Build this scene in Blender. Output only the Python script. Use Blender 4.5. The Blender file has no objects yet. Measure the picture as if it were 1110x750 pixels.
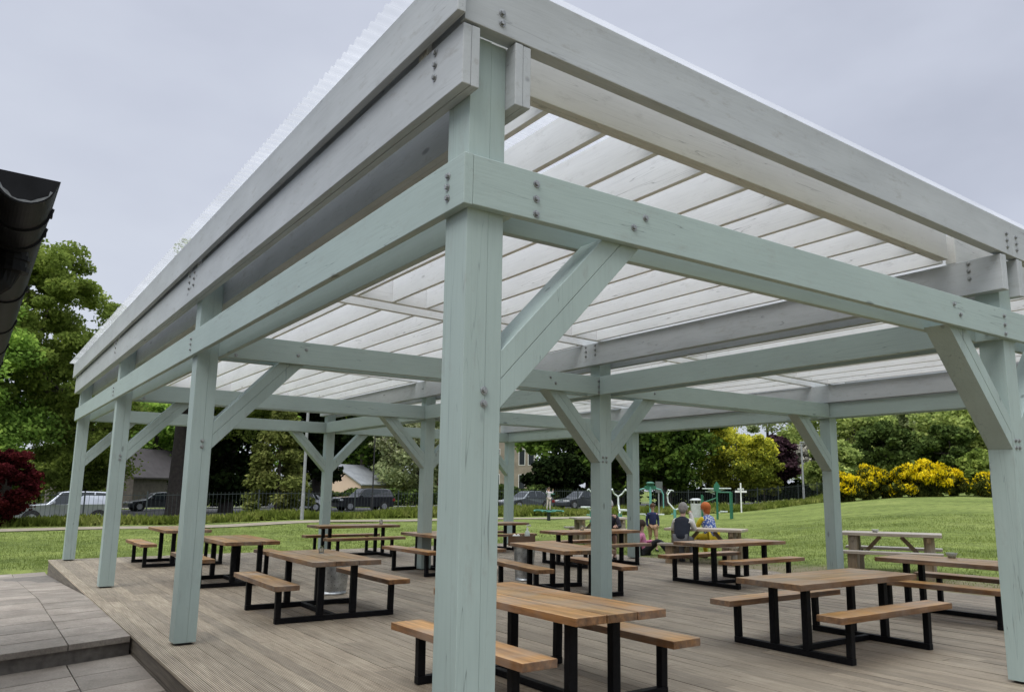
import bpy, bmesh, math, random
import numpy as np
from mathutils import Vector, Matrix, Euler
R = math.radians
random.seed(7); rng = np.random.default_rng(11)
scn = bpy.context.scene
col = scn.collection

# ------------------------------------------------------------------ camera
CAM = Vector((-1.95615, -3.27497, 1.55282))
FW = Vector((0.570064, 0.803576, 0.171153)); RT = Vector((0.814531, -0.580028, 0.010294)); UP = FW.cross(RT) * -1
F_PX, CX, CY = 855.406, 577.312, 381.588
cd = bpy.data.cameras.new('camera'); cam = bpy.data.objects.new('camera', cd); col.objects.link(cam)
FW.normalize(); RT = (RT - FW * RT.dot(FW)).normalized(); UP = RT.cross(FW)
cam.matrix_world = Matrix(((RT.x, UP.x, -FW.x, CAM.x), (RT.y, UP.y, -FW.y, CAM.y), (RT.z, UP.z, -FW.z, CAM.z), (0, 0, 0, 1)))
cd.sensor_width = 36; cd.sensor_fit = 'HORIZONTAL'; cd.lens = F_PX / 1110 * 36
cd.shift_x = -(CX - 555) / 1110; cd.shift_y = (CY - 375) / 1110
cd.clip_start = 0.05; cd.clip_end = 2000
scn.camera = cam

def sstep(a, b, x):
    t = min(1, max(0, (x - a) / (b - a))); return t * t * (3 - 2 * t)
def ground_z(x, y):
    dx, dy = x - CAM.x, y - CAM.y
    D = math.hypot(dx, dy); az = math.degrees(math.atan2(dx, dy))
    z = -0.26 + 0.24 * sstep(5, 12.5, x) + 0.10 * sstep(17, 34, y) * (1 - sstep(5, 12.5, x))
    z -= 0.36 * sstep(35.5, 42, y) * (1 - sstep(26, 36, az))
    if D > 10: z += sstep(47, 63, az) * (1.42 * (0.75 * min(1, max(0, (D - 12) / 54)) + 0.25 * sstep(11, 66, D)) + max(0, D - 66) * 0.02)
    return z
def bearing(px, D):
    """compass bearing of a photo column, D metres from where the photographer stood, on the ground"""
    d = FW + RT * ((px - CX) / F_PX) - UP * ((531 - CY) / F_PX)
    n = math.hypot(d.x, d.y); x = CAM.x + d.x / n * D; y = CAM.y + d.y / n * D
    return Vector((x, y, ground_z(x, y)))

# ------------------------------------------------------------------ materials
def mat(name):
    m = bpy.data.materials.new(name); m.use_nodes = True
    nt = m.node_tree; b = nt.nodes['Principled BSDF']
    return m, nt, b
def N(nt, t, **kw):
    n = nt.nodes.new(t)
    for k, v in kw.items():
        if k in n.inputs: n.inputs[k].default_value = v
        else: setattr(n, k, v)
    return n
def ramp(nt, fac, stops):
    n = nt.nodes.new('ShaderNodeValToRGB'); e = n.color_ramp.elements
    while len(e) < len(stops): e.new(0.5)
    for i, (p, c) in enumerate(stops):
        e[i].position = p; e[i].color = (*c, 1) if len(c) == 3 else c
    nt.links.new(fac, n.inputs['Fac']); return n
def coords(nt, scale=(1, 1, 1), rnd=True):
    tc = nt.nodes.new('ShaderNodeTexCoord'); mp = nt.nodes.new('ShaderNodeMapping')
    mp.inputs['Scale'].default_value = scale
    nt.links.new(tc.outputs['Object'], mp.inputs['Vector'])
    if rnd:
        oi = nt.nodes.new('ShaderNodeObjectInfo'); ml = N(nt, 'ShaderNodeMath', operation='MULTIPLY'); ml.inputs[1].default_value = 37.0
        nt.links.new(oi.outputs['Random'], ml.inputs[0])
        cb = nt.nodes.new('ShaderNodeCombineXYZ')
        for i in range(3): nt.links.new(ml.outputs[0], cb.inputs[i])
        ad = N(nt, 'ShaderNodeVectorMath', operation='ADD')
        nt.links.new(mp.outputs[0], ad.inputs[0]); nt.links.new(cb.outputs[0], ad.inputs[1]); return ad.outputs[0]
    return mp.outputs[0]
def noise(nt, vec, scale, detail=4, rough=0.55):
    n = N(nt, 'ShaderNodeTexNoise', Scale=scale, Detail=detail, Roughness=rough)
    nt.links.new(vec, n.inputs['Vector']); return n.outputs['Fac']
def bump(nt, b, h, strength=0.3, dist=0.01):
    n = N(nt, 'ShaderNodeBump', Strength=strength, Distance=dist)
    nt.links.new(h, n.inputs['Height']); nt.links.new(n.outputs[0], b.inputs['Normal'])
def mixc(nt, fac, a, b2, mode='MIX'):
    n = nt.nodes.new('ShaderNodeMix'); n.data_type = 'RGBA'; n.blend_type = mode
    for v, i in ((fac, 0), (a, 6), (b2, 7)):
        if isinstance(v, (int, float)): n.inputs[i].default_value = v
        elif isinstance(v, tuple): n.inputs[i].default_value = (*v, 1)
        else: nt.links.new(v, n.inputs[i])
    return n.outputs[2]
def plain(name, c, rough=0.5, metal=0.0, var=0.15, scale=8, bmp=0.0):
    m, nt, b = mat(name); v = coords(nt)
    f = noise(nt, v, scale)
    r = ramp(nt, f, [(0.3, tuple(x * (1 - var) for x in c)), (0.7, tuple(min(1, x * (1 + var)) for x in c))])
    nt.links.new(r.outputs[0], b.inputs['Base Color']); b.inputs['Roughness'].default_value = rough; b.inputs['Metallic'].default_value = metal
    if bmp: bump(nt, b, f, bmp)
    return m
AX = {'x': (0.06, 1, 1), 'y': (1, 0.06, 1), 'z': (1, 1, 0.06)}
def painted(name, c, axis, wear=0.5, rough=0.55):
    """brushed paint on planed softwood: grain showing, filled knots, scuffs"""
    m, nt, b = mat(name); s = AX[axis]
    v = coords(nt, s); v1 = coords(nt, tuple(0.35 if q < 1 else 1 for q in s))
    grain = noise(nt, v, 55, 5, 0.6); blot = noise(nt, v1, 3.2, 4, 0.6)
    base = ramp(nt, blot, [(0.25, tuple(x * (1 - 0.16 * wear) for x in c)), (0.55, c), (0.8, tuple(min(1, x * (1 + 0.14 * wear)) for x in c))])
    gr = ramp(nt, grain, [(0.32, (0.86, 0.86, 0.86)), (0.55, (1, 1, 1))])
    c1 = mixc(nt, 0.38, base.outputs[0], gr.outputs[0], 'MULTIPLY')
    vo = N(nt, 'ShaderNodeTexVoronoi', Scale=3.4); nt.links.new(v1, vo.inputs['Vector'])
    kn = ramp(nt, vo.outputs['Distance'], [(0.015, (1, 1, 1)), (0.05, (0.75, 0.75, 0.75)), (0.075, (0, 0, 0))])
    kb = noise(nt, v1, 9, 3); km = N(nt, 'ShaderNodeMath', operation='MULTIPLY'); nt.links.new(kn.outputs[0], km.inputs[0]); nt.links.new(kb, km.inputs[1])
    k2 = N(nt, 'ShaderNodeMath', operation='MULTIPLY', use_clamp=True); k2.inputs[1].default_value = 1.9; nt.links.new(km.outputs[0], k2.inputs[0])
    c2 = mixc(nt, k2.outputs[0], c1, tuple(x * 0.42 for x in c))
    vc = coords(nt, tuple(0.035 if q < 1 else 1 for q in s)); ck = noise(nt, vc, 17, 2, 0.4)
    cr_ = ramp(nt, ck, [(0.495, (0, 0, 0)), (0.5, (0.75, 0.75, 0.75)), (0.505, (0, 0, 0))]); gate = ramp(nt, noise(nt, v1, 1.1, 2), [(0.5, (0, 0, 0)), (0.58, (1, 1, 1))])
    c2 = mixc(nt, mixc(nt, 1.0, cr_.outputs[0], gate.outputs[0], 'MULTIPLY'), c2, tuple(x * 0.3 for x in c))
    sc = noise(nt, v1, 14, 6, 0.75); sr = ramp(nt, sc, [(0.56, (0, 0, 0)), (0.74, (0.65 * wear,) * 3)])
    c3 = mixc(nt, sr.outputs[0], c2, (0.22, 0.21, 0.19))
    nt.links.new(c3, b.inputs['Base Color']); b.inputs['Roughness'].default_value = rough
    bump(nt, b, grain, 0.22, 0.004)
    return m
GREEN = (0.318, 0.394, 0.374); GREY = (0.395, 0.42, 0.435); PALE = (0.76, 0.775, 0.78)
MG = {a: painted('sage_paint_' + a, GREEN, a, 0.5) for a in 'xyz'}
MGY = {a: painted('grey_paint_' + a, GREY, a, 0.9) for a in 'xyz'}
MP = {a: painted('pale_paint_' + a, PALE, a, 0.5) for a in 'xyz'}
MPO = painted('cream_paint_x', (0.56, 0.56, 0.53), 'x', 0.6)
STEEL = plain('black_steel', (0.006, 0.006, 0.007), 0.5, 0.0, 0.3, 30)
STEEL.node_tree.nodes['Principled BSDF'].inputs['Specular IOR Level'].default_value = 0.1
BOLT = plain('zinc_bolt', (0.3, 0.31, 0.31), 0.4, 0.8, 0.3, 40)
DARK = plain('dark_gap', (0.02, 0.02, 0.018), 0.8)

def wood(name, c0, c1, c2, axis='x', grey=0.35, rough=0.5):
    m, nt, b = mat(name)
    v = coords(nt, tuple(0.07 if q < 1 else 1 for q in AX[axis])); v2 = coords(nt)
    g = noise(nt, v, 19, 7, 0.68); bl = noise(nt, v2, 2.4, 4, 0.6)
    r = ramp(nt, g, [(0.28, c0), (0.5, c1), (0.72, c2)])
    ge = nt.nodes.new('ShaderNodeNewGeometry')
    pr = ramp(nt, ge.outputs['Random Per Island'], [(0, (0.6, 0.65, 0.72)), (0.35, (1.0, 0.92, 0.8)), (0.7, (0.85, 0.88, 0.9)), (1, (1.2, 1.1, 0.96))])
    c = mixc(nt, 1.0, r.outputs[0], pr.outputs[0], 'MULTIPLY')
    oi = nt.nodes.new('ShaderNodeObjectInfo')
    orr = ramp(nt, oi.outputs['Random'], [(0, (0.66, 0.66, 0.68)), (0.5, (1.0, 0.95, 0.9)), (1, (1.18, 1.04, 0.88))])
    c = mixc(nt, 0.8, c, orr.outputs[0], 'MULTIPLY')
    gr = ramp(nt, bl, [(0.42, (0, 0, 0)), (0.66, (grey, grey, grey))])
    c = mixc(nt, gr.outputs[0], c, (0.36, 0.335, 0.30))
    nt.links.new(c, b.inputs['Base Color'])
    rr = N(nt, 'ShaderNodeMapRange'); rr.inputs['To Min'].default_value = rough - 0.1; rr.inputs['To Max'].default_value = rough + 0.2
    nt.links.new(bl, rr.inputs['Value']); nt.links.new(rr.outputs[0], b.inputs['Roughness'])
    bump(nt, b, g, 0.25, 0.004)
    return m
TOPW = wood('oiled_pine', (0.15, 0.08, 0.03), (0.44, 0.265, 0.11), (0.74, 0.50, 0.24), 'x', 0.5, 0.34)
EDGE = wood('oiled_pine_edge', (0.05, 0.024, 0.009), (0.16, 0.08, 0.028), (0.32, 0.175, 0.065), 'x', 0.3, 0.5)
RUST = wood('rough_larch', (0.16, 0.12, 0.08), (0.27, 0.21, 0.14), (0.37, 0.3, 0.21), 'z', 0.5, 0.6)
RUSTT = wood('bleached_larch', (0.34, 0.31, 0.28), (0.46, 0.43, 0.39), (0.56, 0.53, 0.5), 'x', 0.3, 0.38)

def deck_material():
    m, nt, b = mat('weathered_decking')
    tc = nt.nodes.new('ShaderNodeTexCoord'); sp = nt.nodes.new('ShaderNodeSeparateXYZ'); nt.links.new(tc.outputs['Object'], sp.inputs[0])
    ge = nt.nodes.new('ShaderNodeNewGeometry')
    mp = nt.nodes.new('ShaderNodeMapping'); mp.inputs['Scale'].default_value = (1, 0.05, 1); nt.links.new(tc.outputs['Object'], mp.inputs[0])
    g = noise(nt, mp.outputs[0], 40, 6, 0.65); bl = noise(nt, tc.outputs['Object'], 0.9, 5, 0.65); sp2 = noise(nt, tc.outputs['Object'], 7, 5, 0.7)
    r = ramp(nt, g, [(0.3, (0.255, 0.217, 0.165)), (0.5, (0.405, 0.355, 0.28)), (0.75, (0.56, 0.505, 0.41))])
    pr = ramp(nt, ge.outputs['Random Per Island'], [(0, (0.78, 0.77, 0.76)), (1, (1.15, 1.13, 1.1))])
    c = mixc(nt, 1.0, r.outputs[0], pr.outputs[0], 'MULTIPLY')
    br = ramp(nt, bl, [(0.35, (0.8, 0.77, 0.74)), (0.65, (1.12, 1.11, 1.09))]); c = mixc(nt, 0.9, c, br.outputs[0], 'MULTIPLY')
    st = ramp(nt, sp2, [(0.62, (0, 0, 0)), (0.76, (0.45, 0.45, 0.45))]); c = mixc(nt, st.outputs[0], c, (0.17, 0.145, 0.115))
    # milled grooves 12 mm apart
    mu = N(nt, 'ShaderNodeMath', operation='MULTIPLY'); mu.inputs[1].default_value = 2 * math.pi / 0.0177; nt.links.new(sp.outputs[0], mu.inputs[0])
    si = N(nt, 'ShaderNodeMath', operation='SINE'); nt.links.new(mu.outputs[0], si.inputs[0])
    gv = ramp(nt, si.outputs[0], [(0.0, (0.36, 0.34, 0.32)), (0.45, (1.08, 1.08, 1.08))]); c = mixc(nt, 1.0, c, gv.outputs[0], 'MULTIPLY')
    nt.links.new(c, b.inputs['Base Color']); b.inputs['Roughness'].default_value = 0.62
    bump(nt, b, si.outputs[0], 0.5, 0.003)
    return m
def skirt_material():
    m, nt, b = mat('weathered_deck_skirt'); v = coords(nt, (1, 0.06, 1)); g = noise(nt, v, 30, 5)
    tc = nt.nodes.new('ShaderNodeTexCoord'); sp = nt.nodes.new('ShaderNodeSeparateXYZ'); nt.links.new(tc.outputs['Object'], sp.inputs[0])
    mu = N(nt, 'ShaderNodeMath', operation='MULTIPLY'); mu.inputs[1].default_value = 2 * math.pi / 0.0125; nt.links.new(sp.outputs[2], mu.inputs[0])
    si = N(nt, 'ShaderNodeMath', operation='SINE'); nt.links.new(mu.outputs[0], si.inputs[0])
    r = ramp(nt, g, [(0.3, (0.13, 0.11, 0.085)), (0.7, (0.25, 0.215, 0.17))])
    gv = ramp(nt, si.outputs[0], [(0.0, (0.55, 0.53, 0.5)), (0.4, (1, 1, 1))]); c = mixc(nt, 0.9, r.outputs[0], gv.outputs[0], 'MULTIPLY')
    nt.links.new(c, b.inputs['Base Color']); b.inputs['Roughness'].default_value = 0.7; bump(nt, b, si.outputs[0], 0.5, 0.003)
    return m
def paving_material():
    m, nt, b = mat('stone_paving'); ge = nt.nodes.new('ShaderNodeNewGeometry'); v = coords(nt, rnd=False)
    n1 = noise(nt, v, 2.2, 6, 0.65); n2 = noise(nt, v, 45, 4, 0.7)
    r = ramp(nt, n1, [(0.3, (0.205, 0.175, 0.146)), (0.55, (0.295, 0.258, 0.22)), (0.75, (0.375, 0.335, 0.29))])
    pr = ramp(nt, ge.outputs['Random Per Island'], [(0, (0.82, 0.82, 0.81)), (1, (1.14, 1.13, 1.12))]); c = mixc(nt, 1.0, r.outputs[0], pr.outputs[0], 'MULTIPLY')
    s = ramp(nt, n2, [(0.35, (0.72, 0.72, 0.72)), (0.65, (1.15, 1.15, 1.15))]); c = mixc(nt, 0.8, c, s.outputs[0], 'MULTIPLY')
    n5 = noise(nt, v, 5.5, 6, 0.75); s5 = ramp(nt, n5, [(0.55, (0, 0, 0)), (0.7, (0.55, 0.55, 0.55))]); c = mixc(nt, s5.outputs[0], c, (0.12, 0.112, 0.085))
    nt.links.new(c, b.inputs['Base Color']); b.inputs['Roughness'].default_value = 0.68; bump(nt, b, n2, 0.25, 0.004); return m
def lawn_material():
    m, nt, b = mat('mown_grass'); v = coords(nt, rnd=False)
    n1 = noise(nt, v, 0.22, 6, 0.62); n2 = noise(nt, v, 2.6, 6, 0.7); n3 = noise(nt, v, 38, 3, 0.7); n4 = noise(nt, v, 0.75, 5, 0.6)
    r = ramp(nt, n1, [(0.32, (0.125, 0.165, 0.046)), (0.5, (0.178, 0.228, 0.066)), (0.68, (0.235, 0.28, 0.092))])
    s = ramp(nt, n2, [(0.34, (0.42, 0.46, 0.40)), (0.58, (1.14, 1.12, 1.02))]); c = mixc(nt, 0.85, r.outputs[0], s.outputs[0], 'MULTIPLY')
    s3 = ramp(nt, n3, [(0.3, (0.6, 0.62, 0.55)), (0.7, (1.25, 1.22, 1.1))]); c = mixc(nt, 0.7, c, s3.outputs[0], 'MULTIPLY')
    s4 = ramp(nt, n4, [(0.6, (0, 0, 0)), (0.78, (0.4, 0.4, 0.4))]); c = mixc(nt, s4.outputs[0], c, (0.28, 0.28, 0.11))
    # turf worn to soil along the right edge of the decking
    sp = nt.nodes.new('ShaderNodeSeparateXYZ'); nt.links.new(v, sp.inputs[0])
    ma = N(nt, 'ShaderNodeMapRange'); ma.inputs['From Min'].default_value = 13.9; ma.inputs['From Max'].default_value = 11.6; nt.links.new(sp.outputs[0], ma.inputs['Value'])
    mb_ = N(nt, 'ShaderNodeMapRange'); mb_.inputs['From Min'].default_value = 13.0; mb_.inputs['From Max'].default_value = 10.0; nt.links.new(sp.outputs[1], mb_.inputs['Value'])
    mm = N(nt, 'ShaderNodeMath', operation='MULTIPLY'); nt.links.new(ma.outputs[0], mm.inputs[0]); nt.links.new(mb_.outputs[0], mm.inputs[1])
    m3 = N(nt, 'ShaderNodeMath', operation='MULTIPLY'); nt.links.new(mm.outputs[0], m3.inputs[0]); nt.links.new(n2, m3.inputs[1])
    so_ = ramp(nt, m3.outputs[0], [(0.22, (0, 0, 0)), (0.42, (0.85, 0.85, 0.85))]); c = mixc(nt, so_.outputs[0], c, (0.27, 0.225, 0.15))
    nt.links.new(c, b.inputs['Base Color']); b.inputs['Roughness'].default_value = 0.9; b.inputs['Specular IOR Level'].default_value = 0.15
    bump(nt, b, n3, 0.8, 0.05); return m
def leafmat(name, dark, mid, light, trans=0.44, scale=0.9):
    m = bpy.data.materials.new(name); m.use_nodes = True; nt = m.node_tree; nt.nodes.clear()
    out = nt.nodes.new('ShaderNodeOutputMaterial'); v = coords(nt)
    n = noise(nt, v, scale, 3, 0.6); ge = nt.nodes.new('ShaderNodeNewGeometry')
    r = ramp(nt, n, [(0.32, dark), (0.5, mid), (0.68, light)])
    pr = ramp(nt, ge.outputs['Random Per Island'], [(0, (0.62, 0.66, 0.6)), (1, (1.35, 1.3, 1.2))])
    c = mixc(nt, 1.0, r.outputs[0], pr.outputs[0], 'MULTIPLY')
    d = N(nt, 'ShaderNodeBsdfDiffuse'); t = N(nt, 'ShaderNodeBsdfTranslucent'); mx = nt.nodes.new('ShaderNodeMixShader'); mx.inputs[0].default_value = trans
    nt.links.new(c, d.inputs[0]); nt.links.new(c, t.inputs[0]); nt.links.new(d.outputs[0], mx.inputs[1]); nt.links.new(t.outputs[0], mx.inputs[2])
    nt.links.new(mx.outputs[0], out.inputs[0]); return m
def sheetmat():
    m = bpy.data.materials.new('corrugated_sheet'); m.use_nodes = True; nt = m.node_tree; nt.nodes.clear()
    out = nt.nodes.new('ShaderNodeOutputMaterial'); v = coords(nt, (1, 1, 1), False); n = noise(nt, v, 1.3, 4)
    r = ramp(nt, n, [(0.3, (0.46, 0.47, 0.48)), (0.7, (0.70, 0.71, 0.725))])
    t = N(nt, 'ShaderNodeBsdfTranslucent'); d = N(nt, 'ShaderNodeBsdfDiffuse'); tr = N(nt, 'ShaderNodeBsdfTransparent'); g = N(nt, 'ShaderNodeBsdfGlossy', Roughness=0.25)
    nt.links.new(r.outputs[0], t.inputs[0]); nt.links.new(r.outputs[0], d.inputs[0])
    def mx(f, a, b):
        q = nt.nodes.new('ShaderNodeMixShader'); q.inputs[0].default_value = f; nt.links.new(a, q.inputs[1]); nt.links.new(b, q.inputs[2]); return q.outputs[0]
    s = mx(0.10, t.outputs[0], d.outputs[0]); s = mx(0.68, s, tr.outputs[0]); s = mx(0.03, s, g.outputs[0])
    nt.links.new(s, out.inputs[0]); return m

# ------------------------------------------------------------------ mesh helpers
class MB:
    def __init__(s): s.v = []; s.f = []; s.mi = []
    def add(s, vs, fs, m=0):
        o = len(s.v); s.v += [tuple(p) for p in vs]; s.f += [tuple(i + o for i in f) for f in fs]; s.mi += [m] * len(fs); return s
    def box(s, x0, x1, y0, y1, z0, z1, slope=0.0, m=0):
        vs = [(x, y, z + slope * x) for z in (z0, z1) for (x, y) in ((x0, y0), (x1, y0), (x1, y1), (x0, y1))]
        return s.add(vs, [(3, 2, 1, 0), (4, 5, 6, 7), (0, 1, 5, 4), (1, 2, 6, 5), (2, 3, 7, 6), (3, 0, 4, 7)], m)
    def bar(s, a, b, w, d, up=(0, 0, 1), m=0):
        """rectangular bar from a to b: w across, d along up"""
        a, b = Vector(a), Vector(b); t = (b - a).normalized(); u = Vector(up); sd = t.cross(u)
        if sd.length < 1e-5: sd = t.cross(Vector((1, 0, 0)))
        sd.normalize(); u = sd.cross(t); vs = []
        for p in (a, b):
            for i, j in ((-1, -1), (1, -1), (1, 1), (-1, 1)): vs.append(p + sd * (i * w / 2) + u * (j * d / 2))
        return s.add(vs, [(3, 2, 1, 0), (4, 5, 6, 7), (0, 1, 5, 4), (1, 2, 6, 5), (2, 3, 7, 6), (3, 0, 4, 7)], m)
    def tube(s, pts, r, n=8, m=0, caps=True):
        pts = [Vector(p) for p in pts]; rs = r if isinstance(r, (list, tuple)) else [r] * len(pts); vs = []; fs = []
        ref = Vector((0.31, 0.17, 0.93))
        for i, p in enumerate(pts):
            t = (pts[min(i + 1, len(pts) - 1)] - pts[max(i - 1, 0)]).normalized(); a = t.cross(ref)
            if a.length < 0.05: a = t.cross(Vector((1, 0, 0)))
            a.normalize(); b = t.cross(a)
            for k in range(n): vs.append(p + (a * math.cos(2 * math.pi * k / n) + b * math.sin(2 * math.pi * k / n)) * rs[i])
        for i in range(len(pts) - 1):
            for k in range(n): fs.append((i * n + k, i * n + (k + 1) % n, (i + 1) * n + (k + 1) % n, (i + 1) * n + k))
        if caps: fs += [tuple(range(n - 1, -1, -1)), tuple(range((len(pts) - 1) * n, len(pts) * n))]
        return s.add(vs, fs, m)
    def lathe(s, prof, c=(0, 0, 0), n=20, m=0):
        vs = [(c[0] + r * math.cos(2 * math.pi * k / n), c[1] + r * math.sin(2 * math.pi * k / n), c[2] + z) for r, z in prof for k in range(n)]
        fs = [(i * n + k, i * n + (k + 1) % n, (i + 1) * n + (k + 1) % n, (i + 1) * n + k) for i in range(len(prof) - 1) for k in range(n)]
        return s.add(vs, fs, m)
    def ell(s, c, r, n=12, m=0, z0=-1.0):
        k = 8; prof = []
        vs = []; fs = []
        for i in range(k + 1):
            ph = math.asin(max(-1, z0)) + (math.pi / 2 - math.asin(max(-1, z0))) * i / k
            for j in range(n):
                th = 2 * math.pi * j / n; vs.append((c[0] + r[0] * math.cos(ph) * math.cos(th), c[1] + r[1] * math.cos(ph) * math.sin(th), c[2] + r[2] * math.sin(ph)))
        for i in range(k):
            for j in range(n): fs.append((i * n + j, i * n + (j + 1) % n, (i + 1) * n + (j + 1) % n, (i + 1) * n + j))
        return s.add(vs, fs, m)
    def prism(s, poly, a, b, m=0):
        """polygon of 3D points extruded from offset a to offset b"""
        n = len(poly); A = Vector(a); B = Vector(b)
        vs = [Vector(p) + A for p in poly] + [Vector(p) + B for p in poly]
        return s.add(vs, [tuple(range(n - 1, -1, -1)), tuple(range(n, 2 * n))] + [(i, (i + 1) % n, n + (i + 1) % n, n + i) for i in range(n)], m)
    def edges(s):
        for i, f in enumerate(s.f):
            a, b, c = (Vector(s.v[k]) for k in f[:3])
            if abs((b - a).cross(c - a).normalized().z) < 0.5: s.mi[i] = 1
    def build(s, name, material, parent=None, smooth=False, bev=0.0, loc=None):
        me = bpy.data.meshes.new(name); me.from_pydata([tuple(v) for v in s.v], [], s.f); me.update()
        for q in (material if isinstance(material, (list, tuple)) else [material]): me.materials.append(q)
        me.polygons.foreach_set('material_index', s.mi)
        bm = bmesh.new(); bm.from_mesh(me); bmesh.ops.recalc_face_normals(bm, faces=bm.faces); bm.to_mesh(me); bm.free()
        if smooth: me.polygons.foreach_set('use_smooth', [True] * len(me.polygons))
        o = bpy.data.objects.new(name, me); col.objects.link(o)
        if parent: o.parent = parent
        if loc is not None: o.location = loc
        if bev:
            md = o.modifiers.new('bevel', 'BEVEL'); md.width = bev; md.segments = 2; md.limit_method = 'ANGLE'; md.angle_limit = R(40)
        return o
def tag(o, label=None, cat=None, group=None, kind=None):
    for k, v in (('label', label), ('category', cat), ('group', group), ('kind', kind)):
        if v: o[k] = v
    return o
def thing(name, label, cat, loc=(0, 0, 0), rz=0.0, group=None):
    o = bpy.data.objects.new(name, None); o.empty_display_size = 0.2; col.objects.link(o); o.location = loc; o.rotation_euler = (0, 0, rz)
    return tag(o, label, cat, group)
def copy_tree(o, parent=None):
    c = o.copy(); col.objects.link(c)
    if parent: c.parent = parent
    for ch in list(o.children): copy_tree(ch, c)
    return c

# ------------------------------------------------------------------ ground
LAWN = lawn_material(); PAVE = paving_material(); DECKM = deck_material(); SKIRT = skirt_material()
def build_lawn():
    xs = sorted(set([-900, -500, -250, -120, -70, -40, -25] + list(np.arange(-16, 40, 0.8)) + list(np.arange(40, 150, 4)) + [170, 220, 300, 450, 700, 1000]))
    ys = sorted(set([-300, -120, -60, -30, -15] + list(np.arange(-10, 44, 0.8)) + list(np.arange(44, 150, 4)) + [170, 220, 300, 450, 700, 1000]))
    vs = []; fs = []
    for y in ys:
        for x in xs:
            z = ground_z(x, y)
            if -3.2 < x < 11.2 and y < 16.5: z = min(z, -0.42 if x < -0.4 else -0.30)
            if x > 0: z += 0.02 * math.sin(x * 1.3 + y * 0.7) * math.sin(y * 0.9 - x * 0.4)
            vs.append((x, y, z))
    n = len(xs)
    for j in range(len(ys) - 1):
        for i in range(n - 1): fs.append((j * n + i, j * n + i + 1, (j + 1) * n + i + 1, (j + 1) * n + i))
    o = MB().add(vs, fs).build('lawn', LAWN, smooth=True); tag(o, kind='structure')
build_lawn()
DX0, DX1, DY0, DY1 = -0.335, 11.36, -1.6, 16.42
def build_deck():
    mb = MB(); w = 0.1415; gap = 0.0065; x = DX0; i = 0
    while x < DX1 - 0.02:
        x1 = min(x + w, DX1); y = DY0 + (0.0 if i == 0 else -random.uniform(0, 3.6))
        while y < DY1:
            L = 3.6 if i else 4.8; y1 = min(y + L, DY1)
            if y1 - max(y, DY0) > 0.15:
                mb.box(x, x1 - gap, max(y, DY0), y1 - (0.004 if y1 < DY1 else 0), -0.030 + random.uniform(-0.0012, 0.0012), random.uniform(-0.0018, 0.0018))
            y = y1
        x += w; i += 1
    tag(mb.build('deck', DECKM), kind='structure')
    s = MB()
    s.box(DX0 + 0.012, DX0 + 0.04, DY0, DY1, -0.17, -0.034); s.box(DX0 + 0.012, DX0 + 0.04, DY0, DY1, -0.32, -0.176)
    s.box(DX0 + 0.045, DX1 - 0.01, DY1 - 0.04, DY1 - 0.012, -0.32, -0.034); s.box(DX1 - 0.04, DX1 - 0.012, DY0, DY1 - 0.045, -0.3, -0.034)
    tag(s.build('deck_skirt', SKIRT), kind='structure')
    u = MB(); u.box(DX0 + 0.06, DX1 - 0.06, DY0 + .02, DY1 - 0.06, -0.28, -0.06); tag(u.build('deck_underside', DARK), kind='structure')
build_deck()
def build_paving():
    sk = 0.34  # the courses run askew to the deck
    def zu(y): return -0.010 if y < 9.9 else -0.010 - 0.27 * (min(y, 15.7) - 9.9) / 5.8
    mb = MB(); cols = [(-0.345, -0.93), (-0.938, -1.75), (-1.758, -2.6), (-2.608, -3.4)]
    def slab(xa, xb, y0, y1, zf, th):
        g = 0.011; vs = []
        for dz in (th, 0):
            for (x, y) in ((xb, y0 + g), (xa, y0 + g), (xa, y1 - g), (xb, y1 - g)):
                yy = y + sk * x; jit = random.uniform(-0.002, 0.002); vs.append((x, yy, zf(yy) - dz + jit))
        mb.add(vs, [(3, 2, 1, 0), (4, 5, 6, 7), (0, 1, 5, 4), (1, 2, 6, 5), (2, 3, 7, 6), (3, 0, 4, 7)])
    for ci, (xa, xb) in enumerate(cols):
        y = 6.37
        first = True
        while y < 16.4 + 0.3:
            L = 0.5 if first else (0.56, 0.6, 0.48, 0.62)[ci] * random.uniform(0.92, 1.08); slab(xa, xb, y, y + L, zu, 0.06); y += L; first = False
        y = 6.40
        while y > -2:
            L = 0.6 * random.uniform(0.95, 1.1); slab(xa if ci else -0.325, xb, y - L, y, lambda t: -0.2, 0.06); y -= L
    tag(mb.build('paving', PAVE, bev=0.004), kind='structure')
    bed = MB()
    def bedq(x0, x1, y0, y1, z0, z1, drop):
        vs = [(x, y + sk * x, z) for z, yy in ((-0.5, 0),) for (x, y) in ((x0, y0), (x1, y0), (x1, y1), (x0, y1))] + [(x, y + sk * x, z) for (x, y, z) in ((x0, y0, z0), (x1, y0, z0), (x1, y1, z1), (x0, y1, z1))]
        bed.add(vs, [(3, 2, 1, 0), (4, 5, 6, 7), (0, 1, 5, 4), (1, 2, 6, 5), (2, 3, 7, 6), (3, 0, 4, 7)])
    bedq(-3.4, -0.34, 6.42, 10.0, -0.035, -0.035, 0); bedq(-3.4, -0.34, 10.0, 16.7, -0.035, -0.30, 0); bedq(-3.4, -0.34, -2, 6.419, -0.218, -0.218, 0)
    tag(bed.build('paving_bed', plain('stone_riser', (0.15, 0.135, 0.118), 0.8, 0, 0.3, 12, 0.3)), kind='structure')
build_paving()
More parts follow.
